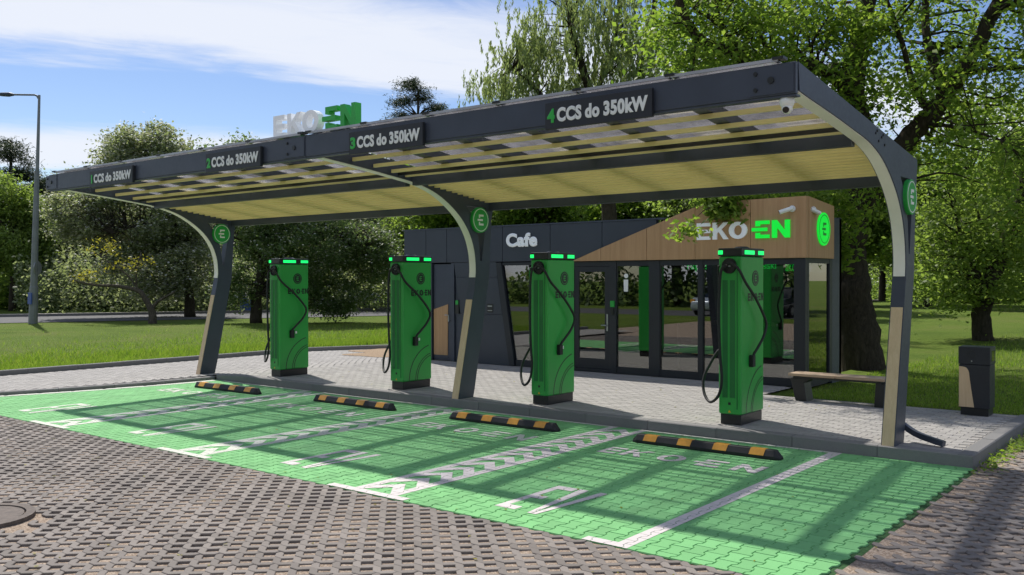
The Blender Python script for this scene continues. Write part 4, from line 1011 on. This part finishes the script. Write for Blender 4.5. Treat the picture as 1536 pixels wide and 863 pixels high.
# ================================================================== cars
def make_car(paint, label, loc, rz, group=None):
    r = empty('parked_car', loc, rz); tag(r, label, 'car', group)
    # lofted sections: x, half width at sill, belt z, roof z, roof half width
    body = MB(); S = [(-2.1, .62, .34, .62), (-2.0, .78, .26, .84), (-1.3, .86, .22, .92), (0, .88, .22, .95), (1.1, .87, .22, .97), (1.8, .83, .24, .93), (2.12, .7, .34, .72)]
    for x, w, z0, z1 in S: body.v += [(x, -w, z0), (x, -w*1.02, (z0+z1)/2), (x, -w*.94, z1), (x, w*.94, z1), (x, w*1.02, (z0+z1)/2), (x, w, z0)]
    for i in range(len(S)-1):
        for k in range(6): body.f.append((6*i+k, 6*i+(k+1) % 6, 6*i+6+(k+1) % 6, 6*i+6+k))
    body.f += [tuple(range(6)), tuple(36+k for k in range(6))]
    bo = body.obj('body', paint, r, True, bevel=.03)
    cb = MB(); T = [(-1.15, .80, .905), (-.35, .68, 1.42), (.9, .68, 1.44), (1.75, .76, .94)]
    for x, w, z in T: cb.v += [(x, -w, z), (x, w, z)]
    cb.v += [(-.2, -.82, .93), (-.2, .82, .93), (.9, -.82, .95), (.9, .82, .95)]
    cb.f = [(0, 1, 3, 2), (2, 3, 5, 4), (4, 5, 7, 6), (0, 2, 8), (8, 2, 4, 10), (10, 4, 6), (1, 9, 3), (9, 11, 5, 3), (11, 7, 5)]
    cb.obj('windows', 'dark_glass', r, True)
    MB().prism([(-.36, 1.425), (.92, 1.445), (.86, 1.47), (-.25, 1.455)], -.66, .66, 'Y').obj('roof', paint, r)
    for x in (-1.32, 1.3):
        for s_ in (-1, 1):
            w = MB().tube([(x, s_*.74, .31), (x, s_*.9, .31)], .31, 24).obj('wheel', 'tyre', r); MB().disc((x, s_*.895, .31), (0, s_, 0), .2, .015, 18).obj('rim', 'steel', w)
    for s_ in (-1, 1):
        MB().box(-2.06, -1.92, s_*.62-.14, s_*.62+.14, .62, .76).obj('headlight', 'white_paint', r); MB().box(1.98, 2.09, s_*.62-.12, s_*.62+.12, .66, .84).obj('tail_light', 'reflector', r)
    return r
p = ground_px(524, 62, .06)
make_car('car_silver', 'pale blue grey car parked beyond the street behind hanging branches', tuple(p), R(70))
cars = [('car_silver', -17.5, 8, 'silver'), ('car_dark', -14.2, 3, 'black'), ('car_white', -11., -4, 'white'), ('car_blue', -7.6, 3, 'blue'), ('car_silver', -4., 0, 'pale silver'), ('car_dark', -.5, 4, 'dark')]
for m, x, a, nm in cars: make_car(m, '%s car parked across the drive, mirrored in the kiosk windows' % nm, (x, -24.6, .046), R(90+a), 'cars mirrored in the kiosk windows')
bb = ground_px(376, 52, .04); bo = empty('container', tuple(bb)); tag(bo, 'blue waste container half hidden behind the hanging branches', 'container')
MB().box(-.5, .5, -.4, .4, .1, 1.0).obj('body', 'blue_paint', bo, bevel=.04); MB().box(-.53, .53, -.43, .43, 1.002, 1.12).obj('lid', 'blue_paint', bo, bevel=.04)
# ================================================================== trees
def unit(n):
    v = rng.normal(size=(n, 3)); return v/np.linalg.norm(v, axis=1)[:, None]
def leaf_quads(c, size, aspect=.55, up=.5, droop=0., jit=.35):
    n = len(c); nrm = unit(n); nrm[:, 2] = np.abs(nrm[:, 2])+up; nrm /= np.linalg.norm(nrm, axis=1)[:, None]
    d = unit(n); d[:, 2] -= droop; d -= nrm*(d*nrm).sum(1)[:, None]*(0 if droop > 1.5 else 1); d /= np.linalg.norm(d, axis=1)[:, None]+1e-9
    w = np.cross(nrm, d); w /= np.linalg.norm(w, axis=1)[:, None]+1e-9
    s_ = (size*(1+jit*rng.uniform(-1, 1, n)))[:, None]
    a = c-d*s_*.5; e = c+d*s_*.5; m = c-d*s_*.08+nrm*s_*.06
    return np.stack([a, m+w*s_*aspect*.5, e, m-w*s_*aspect*.5], 1).reshape(-1, 3)
def to_world(center, off):      # offsets along camera right / forward / up
    fw = np.array([CF[0], CF[1], 0]); fw /= np.linalg.norm(fw); rt = np.array([fw[1], -fw[0], 0])
    return np.asarray(center)+off[:, :1]*rt+off[:, 1:2]*fw+off[:, 2:3]*np.array([0, 0, 1.])
def sample_blob(center, radii, n, shell=.45, floor=None):
    u = unit(n); r_ = (shell**3+(1-shell**3)*rng.uniform(0, 1, n))**(1/3); off = u*r_[:, None]*np.array(radii)
    return to_world(center, off)
def branch_tubes(limbs, clumps, b, root_r=.03, reach=.75, sag=.0, frac=1.):
    P = []; RR = []
    for pts, r0, r1 in limbs:
        sp = smooth_path(pts, 5); n = len(sp)
        sp = [p+Vector(rng.normal(size=3)*r0*.05) if 0 < i < n-1 else p for i, p in enumerate(sp)]
        rad = [r0+(r1-r0)*(i/(n-1))**.8 for i in range(n)]
        b.tube(sp, rad, 10 if r0 > .12 else 6)
        for i, p in enumerate(sp):
            if p.z > 1.2: P.append(p); RR.append(rad[i])
    P = np.array([tuple(p) for p in P])
    for c in clumps:
        if rng.uniform() > frac: continue
        d = np.linalg.norm(P-c, axis=1)+np.maximum(0, P[:, 2]-c[2]+.2)*.6; k = int(d.argmin()); a = Vector(P[k]); e = Vector(c)
        L = (e-a).length
        if L < .2 or L > 6: continue
        mid = (a+e)/2+Vector(rng.normal(size=3)*L*.12)+Vector((0, 0, L*.1-sag*L)); r0 = min(RR[k]*.6, root_r*(.5+L*.3))
        b.tube(smooth_path([a, mid, e], 3), [r0*(1-.8*i/6) for i in range(7)], 4, False)
def tree(name, label, cat, limbs, blobs, leaf, size, per, bark='bark', aspect=.55, spread=.4, flat=.6, droop=0., strands=None, group=None, extra=None, root_r=.03, frac=1., shell=.45, sag=0.):
    clumps = np.concatenate([sample_blob(q[0], q[1], q[2], shell) for q in blobs]); cs_ = np.concatenate([np.full(q[2], q[3] if len(q) > 3 else 1.) for q in blobs])
    kp = clumps[:, 2] > .5; clumps, cs_ = clumps[kp], cs_[kp]
    base = limbs[0][0][0]; r = empty(name, tuple(base)); b = MB(); branch_tubes(limbs, clumps, b, root_r, sag=sag, frac=frac)
    off = np.array(base, float)
    b.v = [tuple(np.array(p)-off) for p in b.v]; b.obj('trunk', bark, r, True)
    if strands:      # hanging shoots
        lo, hi = strands; pts = []
        for c in clumps:
            for k in range(max(1, per//22)):
                L = rng.uniform(lo, hi); s0 = c+rng.normal(size=3)*spread*np.array([1, 1, .5]); t_ = np.sort(rng.uniform(0, 1, 22))[:, None]
                bend = rng.normal(size=3)*.18*L; bend[2] = 0
                pts.append(s0+t_*np.array([0, 0, -L])+t_*t_*bend+rng.normal(size=(22, 3))*.025)
        pts = np.concatenate(pts)
    else:
        sc = spread*rng.uniform(.6, 1.3, len(clumps))*cs_; pts = np.repeat(clumps, per, 0)+rng.normal(size=(len(clumps)*per, 3))*np.repeat(sc, per)[:, None]*np.array([1, 1, flat])
    me = np_mesh('crown', leaf_quads(pts, size, aspect, .4, droop)-off, 4, leaf); link('crown', me, r)
    if extra:
        nm, m2, fr, s2 = extra; k = rng.choice(len(pts), int(len(pts)*fr), replace=False); q = pts[k]+np.array([0, 0, size*.4])
        link(nm, np_mesh(nm, leaf_quads(q, s2, .9, 1.5)-off, 4, m2), r)
    return tag(r, label, cat, group)
def PX(*l): return [tuple(px(x, y, d)) for x, y, d in l]
D0 = 18.95
maple = tree('maple_tree', 'large maple with dark forked trunk and fresh yellow green leaves behind the kiosk', 'tree',
    [(PX((1298, 585, D0), (1288, 500, D0), (1278, 440, D0), (1273, 390, D0), (1275, 340, D0), (1288, 270, D0), (1290, 205, D0), (1282, 140, D0), (1290, 60, D0+.3), (1302, -40, D0+.5), (1310, -200, D0+.6)), .47, .16),
     (PX((1284, 330, D0), (1312, 270, D0), (1345, 226, D0-.2), (1385, 184, D0-.4), (1420, 140, D0-.6), (1458, 84, D0-.8), (1490, 20, D0-.9), (1535, -60, D0-1)), .27, .12),
     (PX((1418, 145, D0-.6), (1402, 100, D0-.3), (1388, 40, D0), (1392, -40, D0)), .13, .06), (PX((1396, 172, D0-.5), (1368, 120, D0-.9), (1352, 60, D0-1.2), (1330, 0, D0-1.4)), .09, .04),
     (PX((1440, 110, D0-.7), (1480, 105, D0-1.2), (1545, 100, D0-1.8)), .08, .03), (PX((1385, 186, D0-.4), (1440, 192, D0-1.4), (1500, 210, D0-2.2)), .05, .02),
     (PX((1284, 150, D0), (1240, 108, D0-.4), (1185, 96, D0-.9), (1130, 100, D0-1.4), (1095, 78, D0-1.8), (1050, 58, D0-2.1), (1022, 12, D0-2.4), (1008, -50, D0-2.6)), .15, .06),
     (PX((1045, 56, D0-2.1), (1041, 90, D0-2.2), (1036, 132, D0-2.2)), .035, .012), (PX((1130, 100, D0-1.4), (1085, 45, D0-2), (1040, 12, D0-2.6)), .05, .02),
     (PX((1286, 240, D0), (1230, 285, D0-1.2), (1160, 300, D0-2.3), (1080, 310, D0-2.9)), .07, .02), (PX((1276, 330, D0), (1262, 350, D0-.8), (1242, 380, D0-1.4)), .04, .015)],
    [(px(1330, 10, D0), (5.2, 4.2, 3.7), 215), (px(1480, 150, D0-1), (2.9, 2.6, 3.0), 75), (px(1085, 40, D0-1.8), (1.5, 1.5, 1.3), 50), (px(1200, 90, D0-.5), (1.6, 1.6, 1.2), 40),
     (px(1130, 300, D0-2.7), (1.25, .25, .1), 22, .36), (px(1070, 318, D0-2.85), (.4, .12, .1), 6, .33), (px(1130, 322, D0-2.9), (.3, .1, .1), 4, .3), (px(1155, 345, D0-2.95), (.15, .05, .12), 3, .25), (px(1255, 300, D0-1.3), (.5, .6, .5), 12), (px(1248, 380, D0-1.6), (.2, .2, .5), 8, .5), (px(1026, 352, D0-3.2), (.08, .05, .25), 1, .42)],
    'leaf_maple', .125, 120, spread=.34, flat=.55, droop=.5, root_r=.035, shell=.3)
D1 = 26.2
tree('lime_tree', 'leaning tree with dark dense leaves behind the litter bin', 'tree',
    [(PX((1478, 527, D1), (1472, 480, D1), (1480, 440, D1), (1503, 380, D1), (1530, 310, D1), (1545, 220, D1), (1555, 120, D1)), .3, .12), (PX((1480, 440, D1), (1450, 380, D1), (1430, 310, D1)), .1, .04), (PX((1503, 380, D1), (1470, 330, D1), (1455, 260, D1)), .08, .03)],
    [(px(1455, 385, D1), (1.9, 1.8, 1.6), 90), (px(1510, 260, D1), (2.8, 2.6, 2.6), 110)], 'leaf_mid', .14, 110, spread=.36, flat=.6, droop=.4)
D2 = 31
tree('willow_tree', 'tall grey green willow with drooping twigs rising behind the canopy', 'tree',
    [(PX((925, 460, D2), (915, 330, D2), (905, 240, D2), (890, 150, D2), (860, 60, D2), (850, -40, D2)), .34, .08), (PX((910, 260, D2), (950, 150, D2), (975, 60, D2), (985, -40, D2)), .2, .06),
     (PX((905, 250, D2), (850, 190, D2), (800, 130, D2), (760, 100, D2)), .14, .04), (PX((890, 150, D2), (920, 70, D2), (930, -20, D2)), .1, .04), (PX((850, 190, D2), (800, 190, D2), (750, 175, D2)), .06, .02)],
    [(px(890, 40, D2), (2.5, 2.4, 2.3), 120), (px(800, 95, D2), (1.5, 1.4, 1.3), 46), (px(950, 100, D2), (1.5, 1.6, 2.1), 60), (px(765, 130, D2), (.9, .9, .7), 22), (px(790, 185, D2), (1.3, 1., .5), 22), (px(860, 170, D2), (1.4, 1.2, 1.), 40)],
    'leaf_willow', .15, 190, aspect=.24, spread=.42, droop=2.0, strands=(.25, .7), root_r=.03, shell=.2)
D3 = 33
tree('sparse_tree', 'thin young tree with sparse leaves between willow and maple', 'tree',
    [(PX((1030, 460, D3), (1028, 300, D3), (1020, 150, D3), (1012, 0, D3), (1005, -90, D3)), .16, .04), (PX((1022, 170, D3), (1045, 90, D3), (1060, 10, D3)), .06, .02), (PX((1020, 150, D3), (1000, 90, D3), (992, 30, D3)), .05, .02), (PX((1028, 260, D3), (1050, 200, D3), (1065, 120, D3)), .06, .02)],
    [(px(1025, 90, D3), (1.4, 1.3, 3.2), 60), (px(1030, 290, D3), (1.2, 1.2, 1.3), 40)], 'leaf_mid', .14, 26, spread=.3, root_r=.02)
# ---- pines
def pine(name, label, base_x, depth, ztop, blobs, seed_lean=0.):
    g0 = ground_px(base_x, depth, .02); top = np.array([g0[0]+seed_lean, g0[1], ztop-1.])
    return tree(name, label, 'tree', [([tuple(g0), tuple(g0*.6+top*.4), tuple(top)], .3, .08)], blobs, 'needle', .3, 150, aspect=.16, spread=.42, flat=.45, root_r=.05)
pine('pine_tree', 'dark pine rising above the canopy beside the rooftop letters', 628, 70, 17.4, [(px(617, 132, 70), (.9, .9, .6), 9), (px(606, 155, 70), (.7, 1., .6), 7), (px(640, 145, 70), (.8, .9, .4), 6), (px(655, 168, 70), (.8, 1., .4), 7), (px(612, 180, 70), (1.3, 1.2, .5), 10), (px(645, 192, 70), (1.3, 1.2, .4), 8), (px(585, 190, 70), (.7, .7, .25), 5), (px(628, 240, 70), (2.4, 2.2, 1.8), 30)])
pine('pine_tree', 'dark pine at the far left edge behind the street lamp', 18, 60, 12., [(px(12, 225, 60), (1.3, 1.6, .6), 14), (px(45, 255, 60), (1.1, 1.2, .5), 10), (px(10, 275, 60), (2.2, 2., .9), 24), (px(65, 285, 60), (.6, .8, .6), 8), (px(20, 340, 60), (2.2, 2., 1.6), 30)])
# ---- trees of the left lawn and street
D4 = 46
tree('hawthorn_tree', 'flowering tree with pale blossom rising above the left end of the canopy', 'tree',
    [([tuple(ground_px(285, D4, .02)), tuple(px(282, 430, D4)), tuple(px(262, 340, D4)), tuple(px(230, 270, D4)), tuple(px(215, 215, D4))], .3, .06), (PX((270, 370, D4), (300, 345, D4-1), (340, 350, D4-2)), .14, .04), (PX((262, 340, D4), (220, 335, D4-1), (170, 350, D4-2)), .12, .03)],
    [(px(215, 235, D4), (2.3, 2., 1.6), 120), (px(215, 320, D4), (3.8, 2.6, 1.9), 210), (px(160, 265, D4), (.9, 1., .8), 16), (px(250, 400, D4), (3.0, 2.2, 1.7), 130), (px(115, 325, D4), (1.5, 1.3, 1.2), 60)],
    'leaf_hawthorn', .17, 90, spread=.36, flat=.6, droop=.6, extra=('blossom', 'blossom', .45, .13))
D5 = 39.5
tree('lawn_tree', 'small crooked tree with yellowish leaves on the left lawn', 'tree',
    [(PX((229, 489, D5), (228, 468, D5), (222, 456, D5), (210, 438, D5), (180, 430, D5), (140, 428, D5), (108, 420, D5)), .2, .03), (PX((227, 466, D5), (238, 452, D5), (262, 438, D5)), .1, .03), (PX((210, 438, D5), (190, 412, D5), (150, 385, D5)), .05, .02), (PX((205, 437, D5), (205, 405, D5), (212, 380, D5)), .05, .02)],
    [(px(150, 372, D5), (.7, .5, .3), 10), (px(128, 412, D5), (.5, .4, .2), 8), (px(205, 395, D5), (.6, .5, .4), 8), (px(170, 400, D5), (.5, .5, .4), 3)], 'leaf_yellow', .13, 16, bark='bark_pale', spread=.22, root_r=.02)
D6 = 40
tree('weeping_tree', 'broad dark weeping tree with hanging branches between the left chargers', 'tree',
    [([tuple(ground_px(384, D6, .03)), tuple(px(386, 440, D6)), tuple(px(400, 380, D6)), tuple(px(430, 320, D6)), tuple(px(450, 270, D6))], .28, .08), (PX((400, 380, D6), (460, 350, D6-.5), (530, 350, D6-1)), .14, .04), (PX((395, 390, D6), (360, 360, D6-.5), (330, 350, D6-1)), .1, .03)],
    [(px(470, 370, D6), (3.3, 2.4, 1.5), 190), (px(400, 350, D6), (1.8, 1.6, 1.3), 60), (px(430, 290, D6), (2.4, 2.2, 1.8), 90), (px(375, 235, D6), (.9, .9, .7), 16), (px(495, 440, D6), (1.9, 1.2, .55), 40), (px(560, 390, D6), (1.1, 1.1, 1.), 40), (px(360, 430, D6), (.8, .7, .8), 24), (px(520, 478, D6), (.5, .4, .35), 7), (px(500, 462, D6), (.9, .6, .3), 14)],
    'leaf_dark', .15, 96, aspect=.5, spread=.3, flat=.7, droop=.9, extra=('blossom', 'blossom', .2, .1))
# ---- generic trees, three forms, copied along the woods
def generic(seed, leaf, wide, tall, per=100, size=.22):
    global rng
    keep = rng; rng = np.random.default_rng(seed)
    bl = []
    for i in range(9):
        a = rng.uniform(0, 6.28); rr = wide*rng.uniform(.2, .62); z = tall*rng.uniform(.28, .8); k = rng.uniform(.55, 1.)
        bl.append((np.array([rr*math.cos(a), rr*math.sin(a), z]), (wide*.42*k, wide*.42*k, tall*.15*k), 26))
    bl.append((np.array([0, 0, tall*.82]), (wide*.4, wide*.4, tall*.16), 30))
    limbs = [([(0, 0, 0), (.1, .05, tall*.25), (-.1, .1, tall*.55), (.05, 0, tall*.85)], .03*tall, .05)]
    for i in range(4):
        a = i*1.6+.5; limbs.append(([(0, 0, tall*(.25+.08*i)), (wide*.25*math.cos(a), wide*.25*math.sin(a), tall*(.42+.08*i)), (wide*.5*math.cos(a), wide*.5*math.sin(a), tall*(.52+.08*i))], .012*tall, .04))
    t_ = tree('broadleaf_tree', 'x', 'tree', limbs, bl, leaf, size, per, spread=wide*.13, flat=.65, root_r=.03, droop=.4)
    rng = keep; return t_
G = [generic(1, 'leaf_dark', 3.6, 9.5), generic(2, 'leaf_mid', 3.4, 9.), generic(3, 'leaf_hawthorn', 4., 10.), generic(4, 'leaf_maple', 3., 8.)]
used = [False]*4
ordn = ['first', 'second', 'third', 'fourth', 'fifth', 'sixth', 'seventh', 'eighth', 'ninth', 'tenth', 'eleventh', 'twelfth', 'thirteenth', 'fourteenth']
def plant(k, pos, s_, rz, label, group):
    if not used[k]: o = G[k]; used[k] = True
    else: o = copy_tree(G[k])
    o.location = (pos[0], pos[1], pos[2]); o.scale = (s_, s_, s_*rng.uniform(.92, 1.1)); o.rotation_euler.z = rz; tag(o, label, 'tree', group); return o
def gz(p): return (p[0], p[1], ground_z(p[0], p[1])-.05)
kinds = ['dark leafy tree', 'mid green leafy tree', 'grey green leafy tree', 'bright green leafy tree']
left = [(1, -70, 55, 1.05), (1, 18, 55, .86), (0, 75, 62, 1.0), (2, 120, 66, 1.), (0, 165, 60, .95), (1, 210, 68, 1.1), (0, 262, 62, 1.0), (0, 318, 60, 1.05), (2, 356, 66, 1.1), (0, 420, 62, 1.15), (1, 470, 66, 1.2), (2, 540, 60, 1.1), (1, 590, 64, 1.15), (1, 645, 56, .95)]
for i, (k, x, d, s_) in enumerate(left):
    plant(k, gz(ground_px(x, d)), s_, rng.uniform(0, 6), '%s in the woods across the street, %s from the left' % (kinds[k], ordn[i]), 'trees in the woods across the street')
mid = [(3, 690, 44, 1.05), (1, 760, 48, 1.1), (3, 830, 42, .9), (1, 900, 50, 1.1), (3, 965, 40, .95), (1, 1040, 38, .9), (1, 1110, 40, .95), (0, 1180, 44, 1.)]
for i, (k, x, d, s_) in enumerate(mid):
    plant(k, gz(ground_px(x, d)), s_, rng.uniform(0, 6), '%s behind the kiosk roof, %s from the left' % (kinds[k], ordn[i]), 'trees behind the kiosk')
right = [(1, 1345, 52, .95), (3, 1392, 46, .9), (1, 1245, 52, 1.), (0, 1290, 64, 1.1), (1, 1440, 62, 1.1), (3, 1500, 58, 1.1), (0, 1545, 62, 1.2), (1, 1610, 48, 1.1), (0, 1380, 75, 1.25), (1, 1470, 80, 1.3), (0, 1700, 60, 1.2), (0, 1420, 50, .95), (1, 1565, 40, .95), (0, 1325, 70, 1.2)]
for i, (k, x, d, s_) in enumerate(sorted(right, key=lambda q: q[1])):
    plant(k, gz(ground_px(x, d)), s_, rng.uniform(0, 6), '%s in the park right of the kiosk, %s from the left' % (kinds[k], ordn[i]), 'trees in the park')
for i, (k, x, y, s_) in enumerate([(1, -34, -40, 1.7), (0, -27, -37, 1.6), (1, -20, -41, 1.8), (3, -13.5, -38, 1.7), (0, -7, -40, 1.7), (1, 0, -37, 1.7), (3, 8, -39, 1.7)]):
    plant(k, (x, y, 0), s_, i*1.1, '%s behind the mirrored car park, %s in the row' % (kinds[k], ordn[i]), 'trees mirrored in the kiosk windows')
for i, (k, x, y, s_) in enumerate([(1, 5.5, 22, .9), (3, 9, 27, 1.1), (1, 5, 30, 1.2)]):
    plant(k, (x, y, ground_z(x, y)), s_, i*2.1, '%s mirrored in the side window, %s in the row' % (kinds[k], ordn[i]), 'trees mirrored in the side window')
# ---- undergrowth that reads as one mass
def thicket(name, label, segs, n, size, leaf):
    pts = []
    for (x0, d0, x1, d1, h0, h1, thick) in segs:
        t_ = rng.uniform(0, 1, n); X = x0+(x1-x0)*t_; Dp = d0+(d1-d0)*t_+rng.normal(size=n)*thick
        f2 = np.array([CF[0], CF[1]]); f2 = f2/np.linalg.norm(f2); r2 = np.array([f2[1], -f2[0]])
        xy = CAM[:2]+Dp[:, None]*(f2+r2*((X-768)/FPX)[:, None])
        top = (h0+(h1-h0)*(.5+.5*np.sin(X*.045+3*np.sin(X*.013))))*(.72+.28*rng.uniform(0, 1, n)**.5+.12*np.sin(X*.31+2*np.sin(X*.17))); z = top*rng.uniform(0, 1, n)**.8
        pts.append(np.column_stack([xy, z+.05]))
    return tag(link(name, np_mesh(name, leaf_quads(np.concatenate(pts), size, .6, .3), 4, leaf)), label, kind='stuff')
thicket('undergrowth', 'dark undergrowth of the woods across the street', [(-160, 70, 660, 70, 2.6, 5.5, 2.5), (-160, 60, 350, 61, 1.0, 2.6, 1.2)], 26000, .3, 'leaf_mid')
thicket('undergrowth', 'green shrubs behind the kiosk and at the far side of the park', [(640, 46, 1250, 46, 1.5, 3.2, 2.), (1230, 84, 1760, 78, 3., 6., 3.)], 18000, .3, 'leaf_mid')
thicket('undergrowth', 'pale grey green shrubs hanging low along the far side of the street', [(20, 53, 640, 54, 2.6, 3.6, 1.6), (60, 56, 640, 57, 3.4, 4.6, 1.6)], 14000, .2, 'leaf_hawthorn')
thicket('undergrowth', 'layered green shrubs among the park trees on the right', [(1330, 58, 1760, 56, 1.0, 4.2, 2.), (1360, 70, 1760, 68, 3.0, 7.5, 2.5)], 20000, .24, 'leaf_mid')
n = 9000; q = np.column_stack([rng.uniform(-42, 16, n), -35.5+rng.normal(size=n)*1.0, np.zeros(n)]); q[:, 2] = (3.2+1.5*np.sin(q[:, 0]*.5))*rng.uniform(0, 1, n)+.05
tag(link('undergrowth', np_mesh('undergrowth', leaf_quads(q, .45, .6, .3), 4, 'leaf_dark')), 'dark shrubs behind the car park mirrored in the kiosk windows', kind='stuff')
# ================================================================== grass
def blades(x, y, z, h, w):
    n = len(x); a = rng.uniform(0, 6.28, n); lean = rng.normal(size=(n, 2))*.35*h[:, None]
    dx, dy = np.cos(a)*w, np.sin(a)*w
    return np.stack([np.column_stack([x-dx, y-dy, z]), np.column_stack([x+dx, y+dy, z]), np.column_stack([x+lean[:, 0], y+lean[:, 1], z+h])], 1).reshape(-1, 3)
n = 60000
x = -15.85-rng.exponential(2.2, n); x = x[x > -32]; y = rng.uniform(-9, 17, len(x)); k = (x < -15.85) & ~((y > 6) & (x > -16.2)); x, y = x[k], y[k]
tuft = .5+.5*np.sin(x*1.7+2*np.sin(y*.9))*np.sin(y*1.3+x*.4)
edge = np.exp((x+15.85)/.9)
gl1 = blades(x, y, np.full(len(x), .035), (.05+.12*tuft*rng.uniform(.4, 1, len(x)))*(1+1.2*edge), np.full(len(x), .009))
n = 50000
x = rng.uniform(-2.0, 9, n); y = 3.65+rng.exponential(4.5, n); k = (y < 24) & ((x < 1.45) | (y > 3.8)); x, y = x[k], y[k]
dry = np.sin(x*.9+1)*np.sin(y*.8) > .45; keep = ~dry | (rng.uniform(size=len(x)) < .25); x, y = x[keep], y[keep]
gl2 = blades(x, y, np.array([ground_z(a, c) for a, c in zip(x, y)]), rng.uniform(.02, .06, len(x))*(1+np.clip((y-6)/8, 0, 1)), np.full(len(x), .008))
n = 26000
x = rng.uniform(-16.5, -8, n); y = rng.uniform(9.4, 20, n)
gl3 = blades(x, y, np.array([ground_z(a, c) for a, c in zip(x, y)]), rng.uniform(.04, .14, n), np.full(n, .009))
tag(link('grass', np_mesh('grass', np.concatenate([gl1, gl2, gl3]), 3, 'grass')), 'uneven green grass growing on the lawns', kind='stuff')
pts = []
for cx, cy, k in ((1.6, .75, 26), (1.62, 1.5, 40), (1.58, 2.1, 26), (1.6, .2, 18), (1.7, 2.7, 30), (1.55, 3.2, 30)):
    c = np.column_stack([cx+rng.normal(size=k*4)*.06, cy+rng.normal(size=k*4)*.22, np.abs(rng.normal(size=k*4))*.03]); pts.append(c)
tag(link('weeds', np_mesh('weeds', leaf_quads(np.concatenate(pts), .05, .5, .6), 4, 'grass')), 'small green weeds growing along the right kerb', kind='stuff')

# a few leaves blown onto the paving
n = 420; q = []
while len(q) < n:
    x, y = random.uniform(-12, 5), random.uniform(-8.5, 3.4)
    z = .136 if (y > .3 and x < 1.3) else .006
    if .05 < y < .32 or (x > 1.3 and x < 1.5): continue
    if random.random() < (.9 if abs(y-.0) < .35 or y > 2.2 else .3): q.append((x, y, z))
tag(link('fallen_leaves', np_mesh('fallen_leaves', leaf_quads(np.array(q), .035, .6, 4.), 4, 'leaf_yellow')), 'small dry leaves scattered over the paving', kind='stuff')
